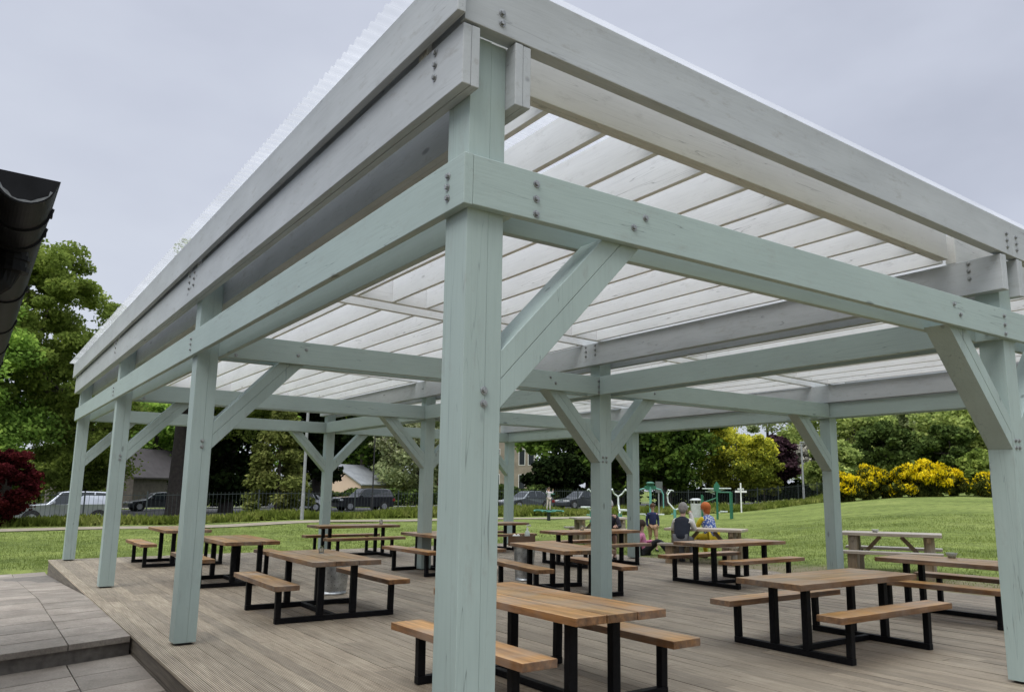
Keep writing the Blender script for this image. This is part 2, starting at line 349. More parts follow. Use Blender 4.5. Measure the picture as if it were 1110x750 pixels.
def strip(name, y0, y1, m, dz, x0=-90, x1=160, wob=0.0):
    vs = []; fs = []; xs = np.arange(x0, x1, 1.5)
    for x in xs:
        for k in range(4):
            y = y0 + (y1 - y0) * k / 3 + (wob * math.sin(x * 0.7 + k * 2) if k in (0, 3) else 0); vs.append((x, y, ground_z(x, y) + dz + 0.03))
    for i in range(len(xs) - 1):
        for k in range(3): fs.append((i * 4 + k, i * 4 + 4 + k, i * 4 + 5 + k, i * 4 + 1 + k))
    return tag(MB().add(vs, fs).build(name, m, smooth=True), kind='structure')
strip('path', 31.6, 33.6, plain('gravel_path', (0.225, 0.195, 0.145), 0.9, 0, 0.25, 3, 0.3), 0.0, x1=31, wob=0.4)
strip('path', 36.0, 38.3, plain('play_area_gravel', (0.36, 0.335, 0.28), 0.9, 0, 0.2, 3), 0.0, x0=26, x1=50, wob=0.25)
strip('road', 41.6, 69, plain('asphalt', (0.055, 0.055, 0.057), 0.85, 0, 0.2, 4), 0.0, x1=75)
strip('kerb', 41.2, 41.6, plain('kerb_stone', (0.25, 0.245, 0.235), 0.8), 0.08, x1=75)
strip('pavement', 69, 71, plain('pavement_slabs', (0.2, 0.195, 0.19), 0.85), 0.1, x1=75)

# ------------------------------------------------------------------ the shelter
XS = [0, 5.484, 10.988]; YS = [0, 5.484, 10.797, 16.086]; h = 0.105; t = 0.051; H1, D1 = 2.8955, 0.26; SL = -0.0285; H2, D2, OF = 3.4818, 0.322, 0.099; E2 = 0.193; FZ0, FD = 3.8157, 0.318
shelter = thing('timber_shelter', 'sage green open-sided timber shelter with a clear corrugated roof over the decking', 'shelter')
BASE = plain('post_base_steel', (0.03, 0.03, 0.03), 0.5)
nbolt = [0]; bolts = []
def bolt(p, n, par):
    bolts.append((Vector(p), Vector(n), par))
postmap = {}
for i, y in enumerate(YS):
    for j, x in enumerate(XS):
        mb = MB(); top = 3.811 + SL * x
        mb.box(-h, 0.016, -h, h, 0.022, top); mb.box(0.0167, h, -h + 0.0015, h, 0.022, top - 0.004)
        p = mb.build('post', MG['z'], shelter, bev=0.0022, loc=(x, y, 0)); postmap[i, j] = p
        b = MB(); b.box(-0.075, 0.075, -0.075, 0.075, 0.0035, 0.010); b.tube([(0, 0, 0.008), (0, 0, 0.03)], 0.03)
        b.build('post_base', BASE, p)
lowx = {}; upx = {}; lowy = {}
for j, x in enumerate(XS):
    for s in (-1, 1):
        o = s * (h + t / 2)
        ya, yb = (-h - t, YS[3] + h + t) if (j == 0 and s < 0) or (j == 2 and s > 0) else (-h + 0.003, YS[3] + h - 0.003)
        mb = MB(); mb.box(-t / 2, t / 2, ya, yb, H1, H1 + D1); lowx[j, s] = mb.build('lower_beam', MG['y'], shelter, bev=0.004, loc=(x + o, 0, 0))
        # laminated upper pair: two boards side by side
        mb = MB(); z0 = H2 + SL * x
        for k in (0, 1):
            a = h + 0.0005 + k * 0.0495; b_ = a + 0.048
            mb.box(min(s * a, s * b_), max(s * a, s * b_), -E2 + random.uniform(0, 0.004), YS[3] + E2, z0 + k * 0.002 - (0.018 if s > 0 else 0), z0 + D2 - k * 0.002)
        upx[j, s] = mb.build('upper_beam', MGY['y'], shelter, bev=0.004, loc=(x, 0, 0))
for i, y in enumerate(YS):
    for s in (-1, 1):
        o = s * (h + t / 2); outer = (i == 0 and s < 0) or (i == 3 and s > 0)
        spans = [(-h + 0.001, XS[2] + h - 0.001)] if outer else [(XS[0] + h + t + .002, XS[1] - h - t - .002), (XS[1] + h + t + .002, XS[2] - h - t - .002)]
        for q, (xa, xb) in enumerate(spans):
            mb = MB(); mb.box(xa, xb, -t / 2, t / 2, H1 + 0.003, H1 + D1 - 0.002)
            lowy[i, s, q] = mb.build('lower_beam', MG['x'], shelter, bev=0.004, loc=(0, y + o, 0))
# front and back fascia (two boards laminated), side fascia, cross beams carrying the joists
def sloped(name, xa, xb, y0, y1, z0, z1, m, bev=0.004):
    mb = MB(); mb.box(xa, xb, -(y1 - y0) / 2, (y1 - y0) / 2, z0, z1, SL); return mb.build(name, m, shelter, bev=bev, loc=(0, (y0 + y1) / 2, 0))
FL = -0.197; FR = XS[2] + 0.3
ff = sloped('fascia', FL, 5.52, -E2, -E2 + 0.046, FZ0, FZ0 + FD, MGY['x']); ff2 = sloped('fascia', 5.523, FR, -E2, -E2 + 0.046, FZ0, FZ0 + FD, MGY['x'])
sloped('cross_beam', FL + 0.05, FR, -E2 + 0.048, -E2 + 0.095, FZ0 + 0.004, FZ0 + FD - 0.01, MGY['x'])
yb = YS[3] + 0.22
sloped('fascia', FL, FR, yb, yb + 0.046, FZ0, FZ0 + FD, MGY['x'])
JD = 0.285; JB = 3.8085
def crossbeam(y0, y1, m): return sloped('cross_beam', -0.195, 5.16 if y0 < 1 and m is MPO else FR - 0.06, y0, y1, JB - 0.004, JB + JD - 0.01, m)
crossbeam(0.205, 0.251, MPO); crossbeam(0.2535, 0.30, MPO)
sloped('cross_beam', 5.30, FR - 0.06, 0.205, 0.30, JB - 0.004, JB + JD - 0.01, MPO)
for y in YS[1:3]:
    for a in (-0.24, 0.17): crossbeam(y + a, y + a + 0.07, MP['x'])
crossbeam(YS[3] - 0.22, YS[3] - 0.15, MP['x'])
ysj = [(0.302, YS[1] - 0.242), (YS[1] + 0.242, YS[2] - 0.242), (YS[2] + 0.242, YS[3] - 0.222)]
k = 0
x = 0.686 - 0.457 * 1
while x < XS[2] + 0.2:
    for bi, (ya, yb2) in enumerate(ysj):
        sh = (0, 0.055, 0)[bi]
        mb = MB(); mb.box(-0.0225, 0.0225, ya, yb2, 0, JD); mb.build('joist', MP['y'], shelter, bev=0.002, loc=(x - 0.0225 + sh, 0, JB + SL * x))
    x += 0.457
# blocks between side fascia and upper beam
LF = -0.262
lf = MB(); z0 = FZ0 - SL * LF * 0
segs = [(-0.235, 5.42), (5.424, 10.74), (10.744, YS[3] + 0.27)]
sf = []
for a, b in segs:
    mb = MB(); mb.box(-0.023, 0.023, a, b, FZ0 + 0.008, FZ0 + FD - 0.004); sf.append(mb.build('fascia', MGY['y'], shelter, bev=0.004, loc=(LF + 0.023, 0, 0)))
mb = MB(); mb.box(-0.023, 0.023, -0.1, YS[3] + 0.2, 3.8115, FZ0 + FD - 0.012); mb.build('cross_beam', MGY['y'], shelter, bev=0.003, loc=(LF + 0.118, 0, 0))
for a, b in ((-0.235, 8), (8.003, YS[3] + 0.27)):
    mb = MB(); mb.box(-0.023, 0.023, a, b, FZ0 + SL * FR + 0.004, FZ0 + SL * FR + FD - 0.004); mb.build('fascia', MGY['y'], shelter, bev=0.004, loc=(FR + 0.025, 0, 0))
# knee braces: in the plane of every cross row
def brace(i, j, s):
    x, y = XS[j], YS[i]; w = 0.275 / 2
    mb = MB(); a = h + 0.001
    poly = [(a, 0, 1.935), (a, 0, 2.215), (a + 0.66 + 0.0, 0, H1 + 0.02), (a + 0.665 + 0.27, 0, H1 + 0.02)]
    poly = [(s * p[0], p[1], p[2]) for p in poly]
    m1 = [(poly[0][k2] + poly[1][k2]) / 2 for k2 in range(3)]; m2 = [(poly[2][k2] + poly[3][k2]) / 2 for k2 in range(3)]
    up_ = [Vector(m1) + Vector((0, 0, 0.001)), Vector(poly[1]), Vector(poly[2]), Vector(m2) - Vector((s * 0.001, 0, 0))]
    lo_ = [Vector(poly[0]), Vector(m1) - Vector((0, 0, 0.001)), Vector(m2) + Vector((s * 0.001, 0, 0)), Vector(poly[3])]
    mb.prism(up_, (0, -h + 0.002, 0), (0, h - 0.002, 0)); mb.prism(lo_, (0, -h + 0.0035, 0), (0, h - 0.0035, 0))
    o = mb.build('brace', MG['z'] if False else BRM, shelter, bev=0.003, loc=(x, y, 0)); return o
def bracemat():
    return painted('sage_paint_brace', GREEN, 'z', 0.6)
BRM = bracemat()
for i in range(4):
    for j in range(3):
        for s in (-1, 1):
            if (j == 0 and s < 0) or (j == 2 and s > 0): continue
            br = brace(i, j, s); x, y = XS[j], YS[i]; fy = y - h - t
            par = lowy[(0, -1, 0)] if i == 0 else lowy[(i, -1, 0 if (j == 0 or (j == 1 and s < 0)) else 1)]
            for (bx, bz) in ((0.94, 2.995), (1.03, 3.07)): bolt((x + s * bx, fy, bz), (0, -1, 0), par)
            if (j < 2 or s < 0):
                for bz in (3.09, 3.01, 2.93): bolt((x + s * 0.27 if j == 0 or s > 0 else x - 0.17, fy, bz), (0, -1, 0), par)
                for bz in (1.95, 2.012): bolt((x + s * (0.012 if s > 0 else 0.05), y - h, bz), (0, -1, 0), postmap[i, j])
for j in (0, 1):
    x = XS[j]
    for i, y in enumerate(YS[:4]):
        for q, z in enumerate((2.962, 3.02, 3.077)): bolt((x - h - t, y + (0.0 if q != 1 else 0.004), z), (-1, 0, 0), lowx[j, -1])
        for z in (3.63, 3.70, 3.768): bolt((x - h - OF, y + 0.09, z + SL * x), (-1, 0, 0), upx[j, -1])
        if i in (1, 2):
            for z in (3.63, 3.70, 3.768): bolt((x - h - OF, y - 0.12, z + SL * x), (-1, 0, 0), upx[j, -1])
for (bx, bz) in ((0.02, 3.93), (0.02, 3.875), (5.42, 3.73), (5.42, 3.79), (5.42, 3.85), (5.6, 3.73), (5.6, 3.79), (5.6, 3.85)):
    bolt((bx, -E2, bz + (0 if bx > 1 else 0.0)), (0, -1, 0), ff if bx < 5.5 else ff2)
# keep the hundred bolts that show largest
bolts.sort(key=lambda b: (b[0] - CAM).length)
for p, n, par in bolts[:98]:
    tq = n.cross(Vector((0, 0, 1))); mb = MB(); q = random.uniform(0, 1)
    mb.tube([p - n * 0.002, p + n * 0.004], 0.020, 12); mb.tube([p + n * 0.0035, p + n * 0.016], 0.0125, 6)
    for i in range(len(mb.v)): mb.v[i] = tuple(Vector(mb.v[i]) - par.location)
    mb.build('bolt', BOLT, par, bev=0.0015)
def roof():
    vs = []; fs = []; per = 0.1; amp = 0.014; y0, y1 = -0.232, YS[3] + 0.36; n = int((y1 - y0) / per * 6); xs = [-0.345, 3.6, 7.4, FR + 0.09]
    for i in range(n + 1):
        y = y0 + (y1 - y0) * i / n
        for x in xs: vs.append((x, y, FZ0 + FD + 0.014 + SL * x + amp * math.sin(2 * math.pi * y / per)))
    m = len(xs)
    for i in range(n):
        for k in range(m - 1): fs.append((i * m + k, i * m + k + 1, (i + 1) * m + k + 1, (i + 1) * m + k))
    MB().add(vs, fs).build('roof_sheet', sheetmat(), shelter, smooth=True)
roof()

# ------------------------------------------------------------------ steel framed tables
def make_table():
    T = thing('picnic_table', '', 'table', group='steel framed picnic tables on the decking')
    mb = MB()
    for k, (y0, y1) in enumerate(((-0.42, -0.142), (-0.138, 0.139), (0.143, 0.42))):
        mb.box(-0.98 + 0.008 * k, 0.98 - 0.006 * k, y0, y1, 0.642, 0.70 - 0.001 * k)
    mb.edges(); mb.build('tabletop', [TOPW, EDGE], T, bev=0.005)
    for s in (-1, 1):
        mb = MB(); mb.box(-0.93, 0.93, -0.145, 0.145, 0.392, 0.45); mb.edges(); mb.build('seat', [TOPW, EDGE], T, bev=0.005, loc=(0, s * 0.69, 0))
    for sx in (-1, 1):
        x = sx * 0.65; tb = 0.066
        mb = MB(); mb.box(x - tb / 2, x + tb / 2, -0.735, 0.735, 0.003, 0.063); mb.build('foot_rail', STEEL, T, bev=0.004)
        for sy in (-1, 1):
            mb = MB(); mb.bar((x, sy * 0.70, 0.0635), (x, sy * 0.705, 0.3915), 0.06, 0.066, (0, 1, 0)); mb.build('seat_leg', STEEL, T, bev=0.004)
            mb = MB(); mb.bar((x, sy * 0.205, 0.0635), (x, sy * 0.205, 0.6415), 0.066, 0.075, (0, 1, 0)); mb.build('table_leg', STEEL, T, bev=0.004)
    mb = MB(); mb.box(-0.616, 0.616, -0.03, 0.03, 0.004, 0.058); mb.build('stretcher', STEEL, T, bev=0.004)
    return T
tp = make_table()
TABLES = [  # x, y, rz, length scale, label
    (1.92, 2.06, 90.5, 1.02, 'closest steel framed table, pale worn top, half behind the corner post'),
    (1.86, 6.72, 89, 0.95, 'steel framed table with a plant jar, in front of a galvanised bin'),
    (1.86, 10.55, 90, 0.95, 'steel framed table just right of the second post on the left side'),
    (1.74, 14.35, 90, 0.92, 'small-looking steel framed table at the far left edge of the decking'),
    (5.55, 14.42, 0, 1.0, 'steel framed table seen side-on near the dark parked off-road car'),
    (5.62, 10.28, 91, 0.98, 'steel framed table mostly hidden just left of the thick corner post'),
    (9.15, 14.25, 0, 1.0, 'steel framed table showing only one end just right of the corner post'),
    (5.64, 6.66, 80, 0.98, 'warm brown steel framed table behind the middle post, beside the wooden caddy'),
    (9.12, 10.13, 0, 1.08, 'steel framed table where the man with bare legs sits'),
    (9.04, 6.22, 0, 1.0, 'steel framed table in front of the woman in the dark gilet'),
    (5.50, 1.86, 0, 1.0, 'orange-brown steel framed table standing alone at the right front'),
    (8.72, 2.06, 93, 1.02, 'steel framed table with a small bowl, partly behind the right-hand post'),
]
for i, (x, y, rz, sx, lab) in enumerate(TABLES):
    o = tp if i == 0 else copy_tree(tp)
    o.location = (x, y, 0); o.rotation_euler = (0, 0, R(rz)); o.scale = (sx, 1, 1); o['label'] = lab
    if lab.startswith('orange-brown'): o.scale = (1.025, 0.93, 1)

# ------------------------------------------------------------------ rustic timber tables on the grass
def make_rustic():
    T = thing('picnic_table', '', 'table', group='rustic timber picnic tables on the grass')
    mb = MB()
    for k in range(4): mb.box(-0.86 + random.uniform(0, 0.015), 0.86, -0.39 + k * 0.196, -0.39 + k * 0.196 + 0.19, 0.70, 0.755)
    mb.build('tabletop', RUSTT, T, bev=0.006)
    for s in (-1, 1):
        mb = MB()
        mb.box(-0.86, 0.86, -0.15, -0.003, 0.40, 0.45); mb.box(-0.86, 0.86, 0.003, 0.15, 0.40, 0.45); st = mb.build('seat', RUSTT, T, bev=0.006, loc=(0, s * 0.75, 0))
        for sx in (-1, 1):
            mb = MB(); mb.box(-0.08, 0.08, -0.08, 0.08, -0.02, 0.397); mb.build('seat_leg', RUST, T, bev=0.01, loc=(sx * 0.62, s * 0.75, 0))
            mb = MB(); mb.tube([(0, 0, -0.03), (0.01, 0, 0.3), (0, 0, 0.70)], [0.10, 0.094, 0.09], 9); mb.build('table_leg', RUST, T, loc=(sx * 0.64, s * 0.24, 0))
    for sx in (-1, 1):
        mb = MB(); mb.box(sx * 0.64 - 0.035, sx * 0.64 + 0.035, -0.36, 0.36, 0.60, 0.698); mb.build('cross_rail', RUST, T, bev=0.006)
        mb = MB(); mb.bar((sx * 0.60, 0.0, 0.22), (sx * 0.18, 0.0, 0.68), 0.09, 0.07); mb.build('brace', RUST, T, bev=0.006)
        mb = MB(); mb.bar((sx * 0.64, -0.72, 0.35), (sx * 0.64, 0.72, 0.35), 0.07, 0.08); mb.build('seat_rail', RUST, T, bev=0.006)
    return T
rp = make_rustic()
P1 = bearing(764, 18.6); P2 = bearing(962, 16.6); P3 = bearing(650, 24.5)
for i, (p, rz, lab) in enumerate(((P1, -62, 'rustic timber table where the woman in the gilet and the red-haired person sit'),
                                  (P2, -62, 'unoccupied rustic timber table with a pale bleached top beside the far right post'),
                                  (P3, -20, 'rustic timber table on the lawn mostly hidden behind the middle post'))):
    o = rp if i == 0 else copy_tree(rp)
    o.location = (p.x, p.y, p.z); o.rotation_euler = (0, 0, R(rz)); o['label'] = lab

# ------------------------------------------------------------------ small things on and beside the tables
GLASS = bpy.data.materials.new('clear_glass'); GLASS.use_nodes = True
_b = GLASS.node_tree.nodes['Principled BSDF']; _b.inputs['Base Color'].default_value = (0.85, 0.9, 0.88, 1); _b.inputs['Transmission Weight'].default_value = 0.85; _b.inputs['Roughness'].default_value = 0.08
HERB = leafmat('herb_leaf', (0.1, 0.14, 0.05), (0.2, 0.24, 0.1), (0.45, 0.46, 0.36), 0.3, 20)
def jar(x, y, z, label, cat='jar', r=0.042, hh=0.10, plant=True, m=None):
    T = thing('plant_jar' if plant else 'bowl', label, cat, (x, y, z + 0.001))
    mb = MB()
    if plant: mb.lathe([(0.0, 0), (r, 0.002), (r, hh * 0.8), (r * 0.82, hh * 0.9), (r * 0.85, hh), (r * 0.78, hh), (r * 0.76, hh * 0.88), (r * 0.9, 0.02), (0, 0.012)], n=14)
    else: mb.lathe([(0, 0), (r * 0.6, 0.002), (r, hh), (r * 0.94, hh), (r * 0.5, 0.012), (0, 0.012)], n=16)
    mb.build('vessel', m or GLASS, T, smooth=True)
    if plant:
        mb = MB()
        for q in range(26):
            a = random.uniform(0, 6.28); rr = random.uniform(0, 0.05); zz = hh * 0.8 + random.uniform(0, 0.04); s = random.uniform(0.008, 0.018)
            d = Vector((math.cos(a), math.sin(a), random.uniform(-0.3, 0.8))).normalized(); c = Vector((rr * math.cos(a), rr * math.sin(a), zz)); e = d.cross(Vector((0, 0, 1))).normalized()
            mb.add([c - e * s, c + d * s * 1.4, c + e * s, c - d * s * 0.6], [(0, 1, 2, 3)])
        mb.build('sprig', HERB, T)
    return T
jar(1.95, 6.95, 0.70, 'glass jar of small leaves on the table before the metal bin', r=0.034, hh=0.075)
jar(6.25, 14.45, 0.70, 'small white flower jar on the side-on table near the far deck edge')
jar(8.95, 10.2, 0.70, 'glass jar on the table where the man sits')
jar(5.85, 10.0, 0.70, 'glass jar on the table just left of the corner post')
jar(8.98, 2.35, 0.70, 'small dark-rimmed bowl on the table by the right-hand post', 'bowl', 0.075, 0.07, False, plain('stoneware', (0.28, 0.29, 0.24), 0.4))
_p = P2 + (bearing(943, 16.6) - P2) * 0.85
jar(_p.x, _p.y, P2.z + 0.755, 'low pale dish on the unoccupied rustic table', 'dish', 0.07, 0.05, False, plain('pale_dish', (0.5, 0.5, 0.46), 0.4))
GALV = plain('galvanised_steel', (0.42, 0.44, 0.45), 0.36, 0.9, 0.4, 9)
def bin_(x, y, hh, label, k=1.0):
    T = thing('metal_bin', label, 'bin', (x, y, 0.003), group='galvanised perforated bins')
    mb = MB(); r0, r1 = 0.155 * k, 0.19 * k
    prof = [(0.0, 0.004), (r0, 0.0), (r0, 0.02)] + [(r0 + (r1 - r0) * q / 14, 0.02 + (hh - 0.04) * q / 14) for q in range(15)] + [(r1 + 0.012, hh - 0.012), (r1 + 0.012, hh), (r1 - 0.006, hh), (r1 - 0.01, hh - 0.05), (r0 - 0.01, 0.02), (0, 0.02)]
    mb.lathe(prof, n=36); mb.build('drum', GALV, T, smooth=True)
    mb = MB()
    for q in range(14):
        for zi in range(9):
            a = (q + 0.5 * (zi % 2)) * 2 * math.pi / 14; z = 0.05 + zi * (hh - 0.12) / 9; r = r0 + (r1 - r0) * (z - 0.02) / (hh - 0.04) + 0.0012
            c = Vector((r * math.cos(a), r * math.sin(a), z)); e = Vector((-math.sin(a), math.cos(a), 0)); u = Vector((0, 0, 1))
            mb.add([c + (e * math.cos(w) + u * math.sin(w)) * 0.006 for w in (0, 1.05, 2.1, 3.14, 4.19, 5.24)], [(0, 1, 2, 3, 4, 5)])
    mb.build('perforation', DARK, T)
    mb = MB(); mb.lathe([(r1 * 0.88, hh - 0.012), (0.0, hh - 0.012)], n=24); mb.build('lid', GALV, T)
    return T
bin_(2.68, 8.35, 0.52, 'galvanised bin standing behind the table with the plant jar', 1.32); bin_(6.14, 8.32, 0.585, 'galvanised bin with a wooden caddy sitting on top')
def caddy():
    T = thing('wooden_caddy', 'dark wooden box of bottles sitting on the metal bin', 'box', (6.06, 8.30, 0.592), R(-32))
    mb = MB(); mb.box(-0.23, 0.23, -0.13, -0.115, 0, 0.165); mb.box(-0.23, 0.23, 0.115, 0.13, 0, 0.165); mb.box(-0.23, -0.215, -0.114, 0.114, 0, 0.19); mb.box(0.215, 0.23, -0.114, 0.114, 0, 0.19); mb.box(-0.214, 0.214, -0.114, 0.114, 0.0, 0.012); mb.box(-0.006, 0.006, -0.114, 0.114, 0.013, 0.17)
    mb.build('crate', wood('caddy_wood', (0.09, 0.05, 0.025), (0.16, 0.09, 0.045), (0.22, 0.13, 0.07), 'x', 0.15), T, bev=0.002)
    W = plain('white_plastic', (0.75, 0.76, 0.72), 0.35)
    B = thing('pump_bottle', 'white pump bottle standing in the wooden caddy', 'bottle', (6.06 + 0.085, 8.30 - 0.053, 0.606)); B.scale = (1.25, 1.25, 1.35)
    mb = MB(); mb.lathe([(0, 0), (0.036, 0.0), (0.038, 0.13), (0.03, 0.165), (0.014, 0.18), (0.014, 0.195), (0, 0.195)], n=14); mb.build('bottle_body', plain('clear_gel', (0.62, 0.68, 0.62), 0.2), B, smooth=True)
    mb = MB(); mb.lathe([(0.016, 0.194), (0.016, 0.21), (0.005, 0.212), (0.005, 0.24), (0, 0.24)], n=10); mb.box(-0.012, 0.055, -0.009, 0.009, 0.238, 0.252); mb.box(0.045, 0.055, -0.005, 0.005, 0.225, 0.238); mb.build('pump', W, B)
    for dx in (-0.12, -0.06):
        mb = MB(); mb.ell((0, 0, 0.09), (0.05, 0.045, 0.09)); c = mb.build('napkin_bundle', W, smooth=True, loc=(6.06 + dx * 0.85, 8.30 - dx * 0.53, 0.607))
        tag(c, 'crumpled white napkins in the left half of the wooden caddy', 'napkins', 'napkins in the caddy')
caddy()

# ------------------------------------------------------------------ the pavilion building at the left: only its eaves corner
def eaves():
    e = Vector((-1.826, -0.72, 2.40)); T = thing('park_building', 'dark building whose black gutter end pokes in at the upper left', 'building', (-2.25, -0.7, -0.25), 0)
    BK = plain('black_gutter_plastic', (0.008, 0.0085, 0.010), 0.5, 0, 0.4, 14); BK.node_tree.nodes['Principled BSDF'].inputs['Specular IOR Level'].default_value = 0.12; SO = plain('soffit_paint', (0.016, 0.015, 0.014), 0.6); WL = plain('dark_render', (0.16, 0.15, 0.14), 0.85, 0, 0.2, 5, 0.3); RF = plain('slate_roof', (0.07, 0.075, 0.085), 0.6, 0, 0.3, 4)
    # local frame: gutter runs along +y; world = local + (-2.25,-0.7,-0.25)
    gx, gz, y0, y1 = 0.424, 2.655, 0.0, 7.6; r = 0.075
    prof = []
    for k in range(25):
        a = math.pi + math.pi * k / 24; prof.append((gx - r + r * math.cos(a) * 1.0, gz + r * 0.95 * math.sin(a)))
    prof[-1] = (gx + 0.008, gz + 0.012)
    outer = [Vector((p[0], 0, p[1])) for p in prof]; inner = [Vector((gx - r + (p[0] - gx + r) * 0.95, 0, gz + (p[1] - gz) * 0.95)) for p in reversed(prof)]
    mb = MB(); mb.prism(outer + inner, (0, y0 + 0.004, 0), (0, y1, 0)); mb.build('gutter', BK, T, smooth=False)
    mb = MB(); mb.prism(outer + [Vector((gx - 2 * r, 0, gz + 0.015))], (0, y0 - 0.004, 0), (0, y0 + 0.004, 0)); gc = mb.build('gutter_end_cap', BK, T)
    pc = MB(); pts = []
    for k in range(11):
        a = math.pi * (1.12 + 0.76 * k / 10); pts.append((a, 0.95))
    for k in range(10, -1, -1):
        a = math.pi * (1.12 + 0.76 * k / 10); pts.append((a, 0.87 + 0.035 * math.sin(k * 2.3) + 0.02 * math.sin(k * 5.1)))
    for k in range(10):
        q = [pts[k], pts[k + 1], pts[20 - k], pts[21 - k]]
        pc.add([(gx - r + r * s * math.cos(a), y0 - 0.0055, gz + 0.95 * r * s * math.sin(a)) for a, s in q], [(0, 1, 2, 3)])
    pc.build('worn_patch', plain('chalky_plastic', (0.13, 0.14, 0.15), 0.7, 0, 0.35, 60), gc)
    for y in (0.28, 0.52, 1.5, 2.4, 3.3, 4.2, 5.1, 6.0, 6.9):
        mb = MB(); op = [Vector((gx - r + (p[0] - gx + r) * 1.09, 0, gz + (p[1] - gz) * 1.09)) for p in prof]
        mb.prism(op + [v for v in [Vector((p[0], 0, p[1])) for p in reversed(prof)]], (0, y, 0), (0, y + 0.035, 0)); mb.box(gx - 0.002, gx + 0.012, y + 0.004, y + 0.031, gz - 0.012, gz + 0.016); mb.build('gutter_bracket', BK, T)
    mb = MB(); mb.box(gx - 0.19, gx - 0.155, y0 + 0.03, y1, gz - 0.17, gz + 0.05); mb.build('fascia_board', SO, T)
    mb = MB(); mb.box(gx - 0.75, gx - 0.192, y0 + 0.03, y1, gz - 0.165, gz - 0.145); mb.build('soffit', SO, T)
    mb = MB(); mb.box(-3.5, gx - 0.55, 0.25, y1 - 0.05, 0, gz - 0.168); mb.build('wall', WL, T)
    mb = MB(); mb.prism([Vector((gx - 0.20, 0, gz + 0.052)), Vector((gx - 0.20, 0, gz + 0.075)), Vector((-3.5, 0, gz + 1.3)), Vector((-3.5, 0, gz + 1.25))], (0, y0 + 0.5, 0), (0, y1, 0)); mb.build('roof', RF, T)
    mb = MB(); yy = 0.62
    mb.tube([(gx - r, yy, gz - 0.06), (gx - r, yy, gz - 0.13)], 0.048, 14); mb.tube([(gx - r, yy, gz - 0.12), (gx - r - 0.02, yy, gz - 0.17), (gx - 0.18, yy, gz - 0.25), (gx - 0.42, yy, gz - 0.36), (gx - 0.49, yy, gz - 0.42), (gx - 0.5, yy, gz - 0.5), (gx - 0.5, yy, 0.02)], 0.036, 14)
    for z in (gz - 0.085, gz - 0.125): mb.tube([(gx - r, yy, z - 0.008), (gx - r, yy, z + 0.008)], 0.054, 14)
    mb.build('downpipe', BK, T, smooth=False)
eaves()

# ------------------------------------------------------------------ trees and shrubs
BARK = plain('bark', (0.055, 0.046, 0.036), 0.9, 0, 0.35, 5, 0.5); BARKD = plain('dark_bark', (0.03, 0.025, 0.021), 0.9, 0, 0.35, 5, 0.5)
L_SYC = leafmat('sycamore_leaf', (0.1138, 0.1949, 0.0465), (0.2275, 0.3737, 0.079), (0.4224, 0.5849, 0.1299))
L_OAK = leafmat('oak_leaf', (0.125, 0.175, 0.04), (0.2, 0.2687, 0.0625), (0.3375, 0.4125, 0.1063))
L_DARK = leafmat('yew_leaf', (0.008, 0.014, 0.006), (0.014, 0.024, 0.009), (0.03, 0.045, 0.014), 0.12)
L_DEEP = leafmat('horse_chestnut_leaf', (0.0274, 0.0534, 0.0137), (0.062, 0.1093, 0.0236), (0.1478, 0.2099, 0.0385), 0.2, 0.6)
L_CON = leafmat('conifer_leaf', (0.08, 0.1, 0.028), (0.145, 0.17, 0.05), (0.24, 0.25, 0.09), 0.2)
L_YEL = leafmat('golden_leaf', (0.2754, 0.2916, 0.0406), (0.5346, 0.5346, 0.0728), (0.7776, 0.729, 0.0972), 0.35)
L_LIME = leafmat('lime_leaf', (0.098, 0.126, 0.021), (0.182, 0.217, 0.0392), (0.336, 0.35, 0.056), 0.3)
L_RED = leafmat('maple_red_leaf', (0.0338, 0.0067, 0.009), (0.0675, 0.012, 0.0158), (0.1275, 0.024, 0.027), 0.25)
L_PUR = leafmat('plum_leaf', (0.03, 0.016, 0.024), (0.055, 0.03, 0.042), (0.1, 0.06, 0.078), 0.2)
L_BLO = leafmat('blossom', (0.07, 0.09, 0.03), (0.15, 0.17, 0.08), (0.42, 0.42, 0.33), 0.3, 1.4)
L_WHI = leafmat('white_blossom', (0.25, 0.25, 0.22), (0.42, 0.41, 0.38), (0.55, 0.53, 0.51), 0.3)
L_WOOD = leafmat('hazed_woodland_leaf', (0.1602, 0.2242, 0.0705), (0.3205, 0.4005, 0.1282), (0.5768, 0.6409, 0.2242), 0.42)  # leaf tones lightened and greyed to stand in for distance haze
L_WOOG = leafmat('hazed_willow_leaf', (0.196, 0.2413, 0.1266), (0.3619, 0.4222, 0.2262), (0.6032, 0.6484, 0.377), 0.42)  # pale grey-green: the same distance haze is put into this leaf colour
L_GORS = leafmat('gorse_flower', (0.52, 0.4, 0.008), (0.7, 0.55, 0.016), (0.84, 0.69, 0.04), 0.2, 1.2)
L_GOGR = leafmat('gorse_leaf', (0.03, 0.042, 0.012), (0.06, 0.075, 0.02), (0.11, 0.12, 0.03), 0.2, 1.5)
L_HEDG = leafmat('hedge_leaf', (0.0343, 0.0562, 0.0187), (0.0702, 0.1061, 0.0312), (0.1248, 0.1716, 0.0499), 0.15, 1.5)

